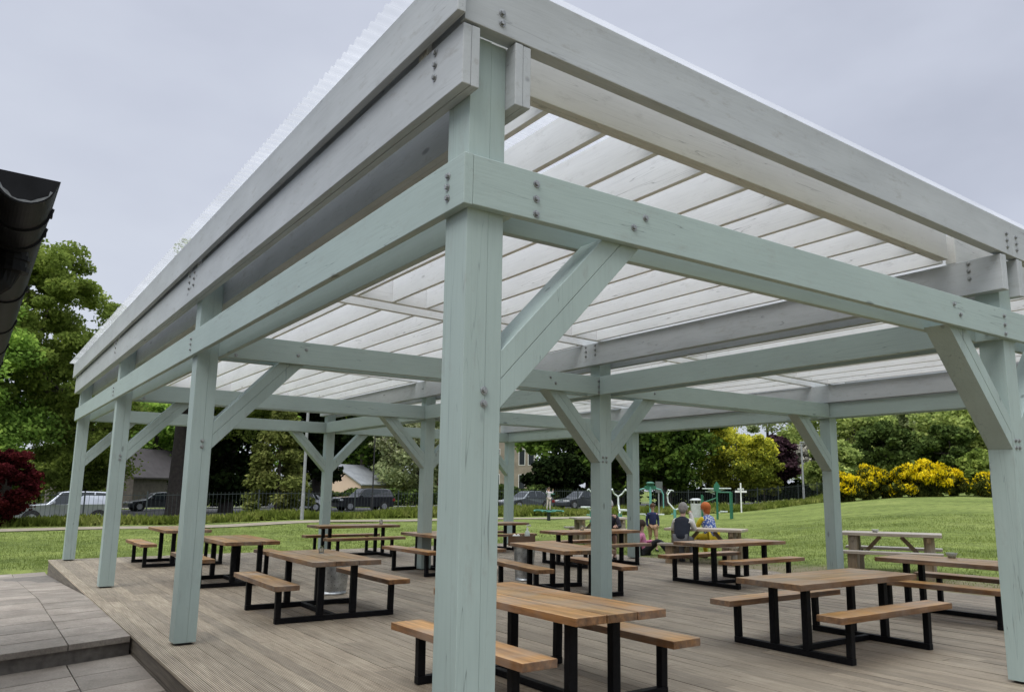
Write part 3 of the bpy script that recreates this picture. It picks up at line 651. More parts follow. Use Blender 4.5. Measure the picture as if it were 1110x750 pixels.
def leaf_mesh(name, P, s, m, parent, up=0.7, aspect=1.5, loc=None):
    n = len(P); a = rng.normal(size=(n, 3)); a[:, 2] *= up; a /= np.linalg.norm(a, axis=1)[:, None]
    b = rng.normal(size=(n, 3)); b[:, 2] += 0; b -= a * (a * b).sum(1)[:, None]; b /= np.linalg.norm(b, axis=1)[:, None]
    ss = (s * rng.uniform(0.55, 1.35, n))[:, None]
    v = np.empty((n, 4, 3)); v[:, 0] = P - a * ss * aspect * 0.5; v[:, 1] = P + b * ss * 0.5 + a * ss * 0.1; v[:, 2] = P + a * ss * aspect * 0.5; v[:, 3] = P - b * ss * 0.5 + a * ss * 0.1
    me = bpy.data.meshes.new(name); me.vertices.add(n * 4); me.vertices.foreach_set('co', v.reshape(-1))
    me.loops.add(n * 4); me.loops.foreach_set('vertex_index', np.arange(n * 4)); me.polygons.add(n); me.polygons.foreach_set('loop_start', np.arange(0, n * 4, 4)); me.polygons.foreach_set('loop_total', np.full(n, 4)); me.update(calc_edges=True)
    me.materials.append(m); o = bpy.data.objects.new(name, me); col.objects.link(o)
    if parent: o.parent = parent
    if loc is not None: o.location = loc
    return o
def crown_points(n, rad, zc, rz, clumps, cr, shape='round', hollow=0.45, droop=0.0):
    """leaf positions in uneven clumps spread through the crown"""
    cs = []
    while len(cs) < clumps:
        d = rng.normal(size=3); d /= np.linalg.norm(d); rr = rng.uniform(hollow, 1.0) ** 0.6
        c = d * rr
        if shape == 'cone':
            z = rng.uniform(-1, 1); w = (1 - (z + 1) / 2) ** 0.8 * 0.95 + 0.06; th = rng.uniform(0, 6.283); q = math.sqrt(rng.uniform(0.15, 1)); c = np.array([w * q * math.cos(th), w * q * math.sin(th), z])
        elif shape == 'flat' and c[2] < -0.25: c[2] *= 0.4
        elif shape == 'dome':
            c[2] = abs(c[2]) * 2 - 1 if rng.uniform() < 0.8 else c[2]
            k = math.sqrt(max(0.05, 1 - max(0, (c[2] + 1) / 2) ** 2.2)); c[:2] *= k / max(0.35, math.hypot(c[0], c[1])) * rng.uniform(0.5, 1) if rng.uniform() < 0.75 else 1
        cs.append(c * np.array([rad, rad, rz]))
    cs = np.array(cs); w = rng.uniform(0.4, 1.6, clumps); w /= w.sum(); idx = rng.choice(clumps, n, p=w)
    sz = (cr * rng.uniform(0.55, 1.35, clumps))[idx][:, None]
    off = rng.normal(size=(n, 3)); off /= np.linalg.norm(off, axis=1)[:, None]; off *= rng.uniform(0, 1, (n, 1)) ** 0.45 * sz; off[:, 2] *= 0.62
    off[:, 2] -= droop * np.hypot(off[:, 0], off[:, 1])
    P = cs[idx] + off; P[:, 2] += zc
    P[:, 2] = np.maximum(P[:, 2], 0.03)
    return P, cs + np.array([0, 0, zc])
def tree(name, label, px, D, H, rad, leaf, n=9000, s=0.3, crown_base=0.25, trunk=0.3, shape='round', clumps=60, cr=None, bark=None, group=None, cat='tree', lean=0.0, hollow=0.45, leaf2=None, limbs=9, aspect=1.5, pos=None, cx=0.0):
    p = pos or bearing(px, D); T = thing(name, label, cat, p, 0, group)
    zb = H * crown_base; rz = (H - zb) / 2; zc = zb + rz; cr = cr or rad * 0.34
    P, cs = crown_points(n, max(0.1, rad - cr * 0.6), zc, max(0.1, rz - cr * 0.35), clumps, cr, shape, hollow)
    P[:, 0] += lean * P[:, 2] / H + cx; cs[:, 0] += lean * cs[:, 2] / H + cx
    if leaf2:
        f = (P[:, 2] - zb) / (H - zb); pick = rng.uniform(size=n) < np.clip((f - 0.38) * 3.2 + rng.normal(0, 0.25, n), 0.03, 0.97)
        leaf_mesh('crown', P[pick], s, leaf, T, aspect=aspect); leaf_mesh('crown', P[~pick], s, leaf2, T, aspect=aspect)
    else: leaf_mesh('crown', P, s, leaf, T, aspect=aspect)
    mb = MB(); top = Vector((lean * 0.8, 0, H * (0.82 if shape != 'cone' else 0.95))); k1 = Vector((lean * 0.25 + rng.normal(0, 0.05), 0, max(zb, H * 0.22)))
    mb.tube([(0, 0, -0.3), (0, 0, 0.15), tuple(k1), tuple((k1 + top) / 2 + Vector((rng.normal(0, 0.15), rng.normal(0, 0.15), 0))), tuple(top)], [trunk * 1.5, trunk * 1.1, trunk * 0.8, trunk * 0.42, trunk * 0.08], 9)
    for q in range(min(limbs, len(cs))):
        c = Vector(cs[q]); st = k1 + (top - k1) * rng.uniform(0.0, 0.6); md = st.lerp(c, 0.5) + Vector((0, 0, -0.06 * rad)); mb.tube([st, md, c], [trunk * 0.36, trunk * 0.2, trunk * 0.05], 6)
    mb.build('trunk', bark or BARK, T, smooth=True); return T
G1 = 'trees behind the road'
tree('sycamore_tree', 'tall full leafy tree at the far left, its top near the black gutter', 4, 56, 18.0, 6.1, L_OAK, 100000, 0.16, 0.08, 0.4, clumps=190, cr=1.05, group=G1, hollow=0.3)
tree('sycamore_tree', 'leafy lower tree behind the silver car at the left post', 88, 66, 11.0, 4.2, L_OAK, 34000, 0.17, 0.05, 0.3, clumps=60, cr=1.5, group=G1)
tree('sycamore_tree', 'dense green tree at the left edge above the dark red shrub', -60, 52, 12.5, 5.2, L_SYC, 42000, 0.16, 0.08, 0.3, clumps=60, cr=1.6, group=G1)
tree('lime_tree', 'tall tree with a thick dark trunk whose twigs show over the roof', 191, 59, 21.4, 6.9, L_OAK, 60000, 0.18, 0.24, 0.56, clumps=170, cr=1.1, cx=3.4, bark=BARKD, group=G1, hollow=0.5)
tree('yew_tree', 'almost black evergreen filling the gap left of the pale conifer', 246, 63, 13, 4.2, L_DARK, 24000, 0.24, 0.02, 0.5, clumps=70, cr=1.5, bark=BARKD, group=G1, hollow=0.1)
tree('cypress_tree', 'pale olive conifer with drooping sprays in front of black evergreen', 301, 50, 7.0, 2.35, L_CON, 22000, 0.13, 0.06, 0.16, 'cone', clumps=80, cr=0.6, group=G1, aspect=2.2, hollow=0.1)
tree('yew_tree', 'dark evergreen behind the slim grey lamp post', 342, 68, 14, 3.9, L_DARK, 14000, 0.3, 0.02, 0.4, clumps=60, cr=1.5, bark=BARKD, group=G1, hollow=0.1)
tree('chestnut_tree', 'dark green tree rising behind the peach bungalow', 392, 98, 15, 6.5, L_DEEP, 12000, 0.4, 0.05, 0.4, clumps=70, cr=2.0, group=G1)
tree('hawthorn_tree', 'hawthorn flecked with white blossom above the black off-road car', 452, 92, 10.2, 5.6, L_BLO, 12000, 0.3, 0.05, 0.3, clumps=80, cr=1.5, group=G1, leaf2=L_WOOG)
tree('copper_beech_tree', 'dark red shrub glimpsed just left of the corner post', 500, 62, 5.0, 1.6, L_RED, 4000, 0.22, 0.02, 0.15, clumps=30, cr=0.7, group=G1)
tree('lime_tree', 'light green tree beside the old stone building', 590, 86, 12, 4.6, L_SYC, 12000, 0.35, 0.42, 0.3, clumps=60, cr=1.5, group=G1)
tree('yew_tree', 'dark tree rising straight behind the middle post', 640, 84, 14, 5.2, L_DARK, 13000, 0.36, 0.02, 0.6, clumps=60, cr=1.8, bark=BARKD, group=G1, hollow=0.1)
tree('holly_tree', 'dark shrubby tree behind the parked car with roof bars', 603, 76, 5.6, 3.4, L_DARK, 8000, 0.3, 0.02, 0.2, clumps=40, cr=1.2, bark=BARKD, group=G1, hollow=0.1)
tree('chestnut_tree', 'broad deep green tree left of the golden tree', 722, 72, 13, 5.6, L_DEEP, 36000, 0.26, 0.03, 0.5, clumps=90, cr=1.6, group=G1, hollow=0.2)
tree('chestnut_tree', 'deep green tree between the two far posts', 670, 78, 13, 4.6, L_DEEP, 12000, 0.34, 0.04, 0.5, clumps=60, cr=1.6, group=G1, hollow=0.2)
tree('maple_tree', 'rounded golden yellow tree behind the green exercise frame', 799, 74, 7.9, 3.75, L_YEL, 30000, 0.16, 0.10, 0.2, clumps=130, cr=0.8, group=G1, leaf2=L_LIME, hollow=0.3)
tree('maple_tree', 'small lime green tree under the right side of the golden tree', 828, 80, 5.2, 2.3, L_LIME, 6000, 0.24, 0.08, 0.12, clumps=40, cr=0.8, group=G1)
tree('plum_tree', 'dark purple plum tree leaning beside the pale lamp post', 853, 84, 6.6, 2.5, L_PUR, 8000, 0.24, 0.30, 0.16, clumps=50, cr=0.8, bark=BARKD, group=G1, lean=-0.8)
tree('cherry_tree', 'small white blossoming tree behind the purple tree', 870, 92, 6.4, 1.9, L_WHI, 5000, 0.2, 0.4, 0.14, clumps=50, cr=0.5, group=G1, hollow=0.2)
tree('sycamore_tree', 'mid green tree filling the gap behind the slate roof of the stone house', 160, 88, 12.5, 5.6, L_SYC, 18000, 0.3, 0.02, 0.3, clumps=70, cr=1.7, group=G1)
tree('sycamore_tree', 'far green tree directly behind the thick dark trunk', 200, 96, 15, 6.5, L_SYC, 18000, 0.32, 0.02, 0.3, clumps=80, cr=1.9, group=G1)
tree('sycamore_tree', 'far green tree between the dark evergreen and the peach bungalow', 350, 118, 15, 7.5, L_SYC, 14000, 0.4, 0.02, 0.3, clumps=70, cr=2.2, group=G1)
tree('sycamore_tree', 'far pale green tree above the peach bungalow', 470, 125, 15, 8, L_WOOG, 14000, 0.4, 0.02, 0.3, clumps=70, cr=2.2, group=G1)
tree('sycamore_tree', 'far tree closing the skyline behind the old sandstone building', 545, 135, 16, 8, L_SYC, 14000, 0.4, 0.02, 0.3, clumps=70, cr=2.2, group=G1)
G2 = 'woodland trees beyond the lawn'
W = [(760, 120, 19, 7, L_WOOD, 'hazy green wood tree above and behind the golden tree'), (835, 112, 19, 7, L_WOOG, 'grey-green wood tree above the purple tree'), (893, 98, 15, 5.2, L_WOOD, 'woodland tree just left of the far right post'),
     (928, 92, 11.5, 4.6, L_WOOD, 'mid green woodland tree above the left end of the yellow gorse'), (962, 104, 14.5, 6.2, L_OAK, 'large fresh green tree above the middle of the gorse'), (965, 86, 7.2, 3.6, L_HEDG, 'low dark rounded tree directly behind the gorse'),
     (1010, 98, 11.5, 4.4, L_WOOG, 'greyish willow tree right of the large fresh green tree'), (1045, 90, 11.0, 4.8, L_WOOD, 'leafy tree above the right end of the gorse'), (1066, 96, 12.0, 4.4, L_DEEP, 'dark tree nearest the sloping brace at right'),
     (1032, 82, 6.4, 2.8, L_HEDG, 'low dark green tree behind the right end of the gorse'), (1115, 92, 11, 6.0, L_WOOD, 'woodland tree behind the right-hand post'), (1002, 116, 15.5, 6, L_WOOG, 'faint tall tree furthest back above the gorse'),
     (905, 80, 5.5, 3.0, L_WOOD, 'low green tree beside the far right post above the van')]
W += [(1190, 90, 12, 6, L_WOOD, 'woodland tree well right of the shelter, beyond the lawn'), (1290, 84, 13, 6, L_OAK, 'broad tree furthest right beyond the lawn'), (1420, 80, 12, 6, L_WOOD, 'tree past the right edge of the lawn'), (1600, 80, 13, 7, L_WOOG, 'pale tree past the right edge of the lawn')]
for px, D, H, r, m, lab in W: tree('woodland_tree', lab, px, D, H, r, m, 15000, 0.26, 0.06, 0.25, clumps=75, cr=r * 0.24, group=G2)
tree('acer_shrub', 'rounded dark red maple shrub at the left edge', 2, 39, 3.35, 1.42, L_RED, 22000, 0.09, 0.0, 0.08, 'round', clumps=150, cr=0.30, cat='shrub', hollow=0.5)
def gorse(px, D, H, r, lab, fl=0.75):
    p = bearing(px, D); T = thing('gorse_bush', lab, 'bush', p, 0, 'yellow gorse bushes')
    P, cs = crown_points(12000, r * 0.8, H * 0.45, H * 0.48, 46, r * 0.24, 'round', 0.3)
    f = P[:, 2] / H; pick = rng.uniform(size=len(P)) < np.clip(fl * (0.15 + f * 1.5) + 0.38 * np.sin(P[:, 0] * 3.1 + P[:, 1] * 2.3) - 0.2, 0, 0.9)
    leaf_mesh('flowers', P[pick], 0.10, L_GORS, T, up=2.2, aspect=2.8); leaf_mesh('foliage', P[~pick], 0.10, L_GOGR, T, up=2.2, aspect=3.2)
    mb = MB()
    for q in range(7): mb.tube([(0, 0, -0.1), tuple(Vector(cs[q]) * 0.5), tuple(cs[q])], [0.05, 0.03, 0.012], 5)
    mb.build('stems', BARKD, T)
for a in ((917, 63, 2.25, 1.55, 'yellow gorse bush nearest the far right post', 0.8), (945, 64, 2.7, 1.55, 'tallest gorse bush, second from the far right post', 0.62), (966, 65, 2.0, 1.3, 'gorse bush with sparse flowers in the middle of the row', 0.5),
          (987, 64, 2.35, 1.6, 'bright yellow gorse bush right of the sparse one', 0.8), (1010, 64, 2.65, 1.75, 'broad brightest gorse bush in the right half', 0.95), (1030, 65, 2.3, 1.45, 'gorse bush at the right end of the row', 0.85), (1073, 64, 1.8, 1.2, 'small gorse bush beside the right-hand post', 0.7)): gorse(*a)
tree('laurel_bush', 'bright light green bush beside the small gorse bush', 1062, 67, 3.5, 1.7, L_OAK, 6000, 0.2, 0.0, 0.06, clumps=50, cr=0.6, cat='bush')
def hedge(lab, pa, pb, H, w, m, n, s=0.22):
    a, b = Vector(pa), Vector(pb); P = np.array(a)[None, :] + (np.array(b - a))[None, :] * rng.uniform(0, 1, (n, 1))
    th = rng.uniform(0, 1, n); P[:, 2] += th ** 0.6 * H * (0.9 + 0.14 * np.sin(P[:, 0] * 1.7)); P[:, 1] += rng.uniform(-w, w, n); P[:, 0] += rng.normal(0, 0.2, n)
    P -= np.array(a)[None, :]; T = thing('hedge', lab, 'hedge', a); leaf_mesh('foliage', P, s, m, T)
    mb = MB(); d = b - a
    for q in np.linspace(0.04, 0.96, 9): c = d * float(q); mb.tube([c + Vector((0, 0, -0.2)), c + Vector((0, 0, H * 0.7))], 0.05, 5)
    mb.build('stems', BARKD, T)
def gp(x, y): return Vector((x, y, ground_z(x, y)))
hedge('clipped dark hedge behind the parked cars right of the corner post', gp(36, 57), gp(54, 57), 2.0, 0.8, L_HEDG, 14000)
hedge('dark garden hedge in front of the peach bungalow', gp(22, 73), gp(44, 73), 1.7, 0.7, L_HEDG, 10000)
hedge('green shrubs beside the brown stone house', gp(-9, 71), gp(7.5, 71), 4.2, 1.4, L_OAK, 20000)
hedge('dark shrub bank behind the railings right of the thick trunk', gp(13, 72), gp(26, 72), 2.5, 1.0, L_DARK, 9000)
hedge('dark laurels behind the railings left of the golden tree', gp(50, 50), gp(72, 46), 1.8, 0.9, L_DARK, 12000)
hedge('low scrub under the golden tree by the road', gp(66, 42), gp(88, 44), 1.5, 1.2, L_LIME, 8000)
hedge('leafy undergrowth along the foot of the wood behind the gorse', bearing(885, 86), bearing(1110, 84), 3.2, 2.5, L_WOOD, 16000, 0.3)
def rough_grass():
    n = 70000; x = rng.uniform(-22, 62, n); y = rng.uniform(35.3, 38.9, n); keep = (x < 24) | (rng.uniform(size=n) < 0.9); x, y = x[keep], y[keep]; n = len(x)
    z = np.array([ground_z(a, b) for a, b in zip(x, y)]); hh = np.where(x < 9, 0.28, 0.6) * (0.55 + 0.45 * np.sin(x * 0.55) * np.sin(x * 0.23 + 1)) * rng.uniform(0.2, 1, n) * np.clip((y - 34.8) / 1.4, 0.3, 1)
    o = leaf_mesh('rough_grass', np.stack([x, y, z + hh * 0.8 + 0.05], 1), 0.10, leafmat('rough_grass_blade', (0.0864, 0.1152, 0.023), (0.1498, 0.1901, 0.0403), (0.2534, 0.2707, 0.0864), 0.3, 0.7), None, up=4.0, aspect=5.0); tag(o, kind='stuff')
rough_grass()
def blades():
    """short mown blades where the lawn is nearest"""
    n = 170000; az = np.radians(rng.uniform(0, 72, n)); D = 13 + 26 * rng.uniform(0, 1, n) ** 1.4; x = CAM.x + np.sin(az) * D; y = CAM.y + np.cos(az) * D
    k = ~((x < DX1 + 0.05) & (y < DY1 + 0.05) & (x > DX0)) & ~((x < 0.2) & (y < 17.2)) & ~((y > 31.3) & (y < 34)) & ~((x < 14.3) & (y < 11.8) & (rng.uniform(size=n) < 0.75)); x, y = x[k], y[k]; n = len(x)
    z = np.array([ground_z(a, b) for a, b in zip(x, y)]); a = rng.uniform(0, 6.28, n); hgt = rng.uniform(0.015, 0.045, n); edge = (x < 12.1) | (y < 17); hgt = np.where(edge, hgt * 1.6, hgt); w = 0.008
    v = np.empty((n, 3, 3)); v[:, 0] = np.stack([x - w * np.cos(a), y - w * np.sin(a), z - 0.01], 1); v[:, 1] = np.stack([x + w * np.cos(a), y + w * np.sin(a), z - 0.01], 1)
    v[:, 2] = np.stack([x + rng.normal(0, 0.02, n), y + rng.normal(0, 0.02, n), z + hgt], 1)
    me = bpy.data.meshes.new('grass'); me.vertices.add(n * 3); me.vertices.foreach_set('co', v.reshape(-1)); me.loops.add(n * 3); me.loops.foreach_set('vertex_index', np.arange(n * 3)); me.polygons.add(n); me.polygons.foreach_set('loop_start', np.arange(0, n * 3, 3)); me.polygons.foreach_set('loop_total', np.full(n, 3)); me.update(calc_edges=True)
    me.materials.append(leafmat('grass_blade', (0.13, 0.175, 0.05), (0.185, 0.235, 0.068), (0.24, 0.285, 0.09), 0.45, 0.5)); o = bpy.data.objects.new('grass', me); col.objects.link(o); tag(o, kind='stuff')
blades()

# ------------------------------------------------------------------ railings, lamp posts, signs
RAIL = plain('railing_paint', (0.035, 0.045, 0.045), 0.5); GALP = plain('grey_pole', (0.27, 0.28, 0.29), 0.6, 0.0)
def railings():
    x0, x1, y = -8, 62, 39.6; n = 26; L = (x1 - x0) / n; T = thing('park_railings', 'dark upright metal railings between the lawn and the road', 'fence')
    for i in range(n):
        xa = x0 + i * L; mb = MB(); za, zb_ = ground_z(xa, y), ground_z(xa + L, y); m = 14
        for k in range(1, m):
            q = k / m; z = za + (zb_ - za) * q; mb.box(xa + q * L - 0.007, xa + q * L + 0.007, y - 0.007, y + 0.007, z + 0.05, z + 1.6)
        for hz in (0.15, 1.48): mb.bar((xa, y, za + hz), (xa + L, y, zb_ + hz), 0.012, 0.03)
        mb.build('railing_panel', RAIL, T)
        mb = MB(); mb.box(xa - 0.03, xa + 0.03, y - 0.03, y + 0.03, za - 0.1, za + 1.68); mb.build('fence_post', RAIL, T)
railings()
def lamp(label, px, D, H, m, r=0.07):
    p = bearing(px, D); T = thing('lamp_post', label, 'lamp post', p); mb = MB(); mb.tube([(0, 0, -0.2), (0, 0, 1.2), (0, 0, 1.25), (0, 0, H)], [r * 1.15, r * 1.15, r, r * 0.8], 10); mb.build('pole', m, T, smooth=False)
    mb = MB(); mb.box(-0.12, 0.5, -0.11, 0.11, H - 0.02, H + 0.1); mb.build('lamp_head', m, T, bev=0.03)
lamp('tall pale grey lamp post beside the olive conifer', 329, 40.5, 9.0, GALP, 0.075); lamp('thin dark pole in front of the peach bungalow', 404, 60, 9.0, plain('dark_pole', (0.03, 0.03, 0.03), 0.6), 0.05); lamp('short pale lamp post beside the purple plum tree', 871, 74, 5.2, GALP, 0.085)
SIGNW = plain('white_sign', (0.72, 0.73, 0.72), 0.5)
def fingerpost():
    p = bearing(803, 58); T = thing('signpost', 'white fingerpost with short crossing arms right of the exercise frame', 'signpost', p); mb = MB(); mb.tube([(0, 0, -0.1), (0, 0, 2.05)], 0.05, 8); mb.build('pole', SIGNW, T)
    for z, a in ((1.62, 0.2), (1.45, 1.9)):
        mb = MB(); d = Vector((math.cos(a), math.sin(a), 0)); mb.bar(d * -0.42, d * 0.42, 0.04, 0.13); mb.build('sign_arm', SIGNW, T, loc=(0, 0, z))
fingerpost()
def board():
    p = bearing(714, 52); T = thing('notice_board', 'grey notice board on a post right of the exercise arches', 'sign', p); mb = MB(); mb.tube([(0, 0, -0.1), (0, 0, 1.9)], 0.04, 8); mb.build('pole', GALP, T); mb = MB(); mb.box(-0.3, 0.3, -0.045, -0.02, 1.45, 2.15); mb.build('panel', plain('grey_panel', (0.12, 0.13, 0.13), 0.6), T)
board()
def litter():
    p = bearing(754, 50); T = thing('litter_bin', 'pale grey litter bin on the gravel left of the exercise frame', 'litter bin', p); G = plain('pale_bin', (0.4, 0.42, 0.42), 0.5)
    mb = MB(); mb.lathe([(0, 0), (0.3, 0), (0.33, 0.8), (0.30, 0.82), (0.30, 0.78), (0, 0.76)], n=16); mb.build('drum', G, T, smooth=False)
    mb = MB(); mb.lathe([(0.37, 1.0), (0.37, 1.05), (0.2, 1.13), (0, 1.14)], n=16)
    for q in range(4): a = q * 1.57 + 0.4; mb.box(0.3 * math.cos(a) - 0.02, 0.3 * math.cos(a) + 0.02, 0.3 * math.sin(a) - 0.02, 0.3 * math.sin(a) + 0.02, 0.78, 1.01)
    mb.build('hood', G, T)
litter()

# ------------------------------------------------------------------ outdoor exercise equipment
EGR = plain('exercise_green', (0.02, 0.13, 0.075), 0.4); ETQ = plain('exercise_turquoise', (0.10, 0.30, 0.26), 0.4); EWH = plain('exercise_pale', (0.55, 0.6, 0.58), 0.4)
def gym_arch():
    p = bearing(705, 39.5); T = thing('exercise_machine', 'turquoise twin-arched exercise machine behind the boy', 'exercise machine', p, R(-44))
    mb = MB(); mb.tube([(0, 0, -0.1), (0, 0, 1.75)], 0.06, 10); mb.build('mast', ETQ, T)
    mb = MB(); mb.box(-0.28, 0.28, -0.05, 0.05, 1.66, 1.80); mb.box(-0.18, 0.18, -0.05, 0.05, 1.82, 1.92); mb.lathe([(0.22, 1.93), (0.12, 1.99), (0, 2.0)], n=12); mb.build('head_panel', EGR, T)
    for s in (-1, 1):
        mb = MB(); mb.tube([(s * 0.06, 0, 1.6), (s * 0.25, 0, 1.68), (s * 0.5, 0, 1.62), (s * 0.62, 0, 1.4), (s * 0.62, 0, 0.75)], 0.032, 8); mb.build('arm', ETQ, T)
        mb = MB(); mb.box(s * 0.45 - 0.2, s * 0.45 + 0.2, -0.2, 0.2, 0.42, 0.47); mb.tube([(s * 0.45, 0, 0.44), (0, 0, 0.3)], 0.035, 8); mb.build('seat', EWH, T)
gym_arch()
def gym_spinner():
    p = bearing(595, 41.5); T = thing('exercise_machine', 'low turquoise turntable on a short post which a child stands on', 'exercise machine', p, R(30))
    mb = MB(); mb.tube([(0, 0, -0.1), (0, 0, 0.42)], 0.09, 10); mb.build('pedestal', RAIL, T)
    mb = MB(); mb.tube([(-0.85, 0, 0.48), (0.85, 0, 0.48)], 0.03, 8); mb.tube([(0, -0.85, 0.48), (0, 0.85, 0.48)], 0.03, 8)
    for a in range(4):
        c, s = math.cos(a * 1.5708), math.sin(a * 1.5708); mb.box(0.58 * c - 0.17, 0.58 * c + 0.17, 0.58 * s - 0.17, 0.58 * s + 0.17, 0.512, 0.54)
    mb.lathe([(0.3, 0.44), (0.3, 0.51), (0, 0.512)], n=16); mb.build('turntable', ETQ, T)
    mb = MB(); mb.tube([(0.2, 0, 0.5), (0.2, 0, 1.35)], 0.03, 8); mb.tube([(0.2, -0.22, 1.35), (0.2, 0.22, 1.35)], 0.025, 8); mb.build('handlebar', ETQ, T)
    return p
pspin = gym_spinner()
def gym_rider(px, D, lab, rz):
    p = bearing(px, D); T = thing('exercise_machine', lab, 'exercise machine', p, R(rz))
    mb = MB(); mb.tube([(0, 0, -0.1), (0, 0, 0.6)], 0.08, 10); mb.build('pedestal', ETQ, T)
    mb = MB(); mb.box(-0.75, -0.35, -0.17, 0.17, 0.70, 0.78); mb.tube([(0, 0, 0.55), (-0.5, 0, 0.72)], 0.045, 8); mb.build('seat', EWH, T, bev=0.02)
    mb = MB(); mb.tube([(0, 0, 0.55), (0.35, 0, 0.95), (0.4, 0, 1.35)], 0.04, 8)
    for s in (-1, 1): mb.tube([(0.4, 0, 1.3), (0.38, s * 0.18, 1.42), (0.25, s * 0.3, 1.62), (0.12, s * 0.3, 1.56)], 0.032, 8)
    mb.build('handlebar', EWH, T)
    mb = MB(); mb.tube([(0.1, -0.32, 0.35), (0.1, 0.32, 0.35)], 0.028, 8); mb.build('foot_bar', ETQ, T)
gym_rider(641, 40, 'pale and turquoise rider machine mostly hidden left of the middle post', 20); gym_rider(672, 35, 'white-armed rider machine between the two centre posts', 60); gym_rider(731, 44, 'white-armed rider machine behind the woman in the gilet', 120)
def gym_frame():
    p = bearing(777, 46); T = thing('exercise_machine', 'dark green multi-station exercise frame with pale panels', 'exercise machine', p, R(-42))
    for x, y, H in ((-0.85, -0.25, 1.35), (-0.75, 0.35, 1.3), (0.0, 0.0, 1.95), (0.7, -0.25, 1.55), (0.85, 0.4, 1.5)):
        mb = MB(); mb.tube([(x, y, -0.1), (x, y, H)], 0.06, 8); mb.build('upright', EGR, T)
    mb = MB(); mb.prism([(-0.2, 0, 1.55), (0.2, 0, 1.55), (0.16, 0, 1.85), (0, 0, 2.1), (-0.16, 0, 1.85)], (0, -0.05, 0), (0, 0.05, 0)); mb.build('head_panel', EGR, T)
    for (x, y, z, w) in ((-0.5, -0.1, 1.66, 0.3), (-0.35, 0.2, 1.5, 0.25), (0.45, 0.1, 1.68, 0.33)):
        mb = MB(); mb.box(x - w, x + w, y - 0.18, y + 0.18, z, z + 0.06); mb.tube([(x, y, z), (x * 0.3, y * 0.3, z - 0.1)], 0.03, 6); mb.build('panel', EWH, T, bev=0.02)
    for a, b in (((0.7, -0.25, 1.5), (0.85, 0.4, 1.45)), ((-0.85, -0.25, 1.3), (-0.75, 0.35, 1.25)), ((0, 0, 1.5), (0.7, -0.25, 1.5)), ((-0.85, -0.25, 0.9), (0, 0, 1.2))):
        mb = MB(); mb.tube([a, b], 0.04, 8); mb.build('cross_bar', EGR, T)
    mb = MB(); mb.box(0.15, 0.55, -0.1, 0.25, 0.42, 0.48); mb.tube([(0.35, 0.08, 0.42), (0, 0, 0.36)], 0.03, 6); mb.build('seat', EWH, T)
gym_frame()

# ------------------------------------------------------------------ cars
CGL = plain('car_glass', (0.022, 0.028, 0.032), 0.08); TYR = plain('tyre', (0.015, 0.015, 0.015), 0.85); RIM = plain('alloy_rim', (0.45, 0.46, 0.48), 0.3, 0.8); LMP = plain('headlamp_glass', (0.6, 0.62, 0.63), 0.15); LMR = plain('tail_lamp', (0.22, 0.01, 0.01), 0.25)
def carpaint(name, c, metal=0.4):
    m, nt, b = mat(name); b.inputs['Base Color'].default_value = (*c, 1); b.inputs['Metallic'].default_value = metal; b.inputs['Roughness'].default_value = 0.32; b.inputs['Coat Weight'].default_value = 0.6; b.inputs['Coat Roughness'].default_value = 0.08
    v = coords(nt); n = noise(nt, v, 3, 3); r = ramp(nt, n, [(0.3, tuple(x * 0.9 for x in c)), (0.7, tuple(min(1, x * 1.08) for x in c))]); nt.links.new(r.outputs[0], b.inputs['Base Color']); return m
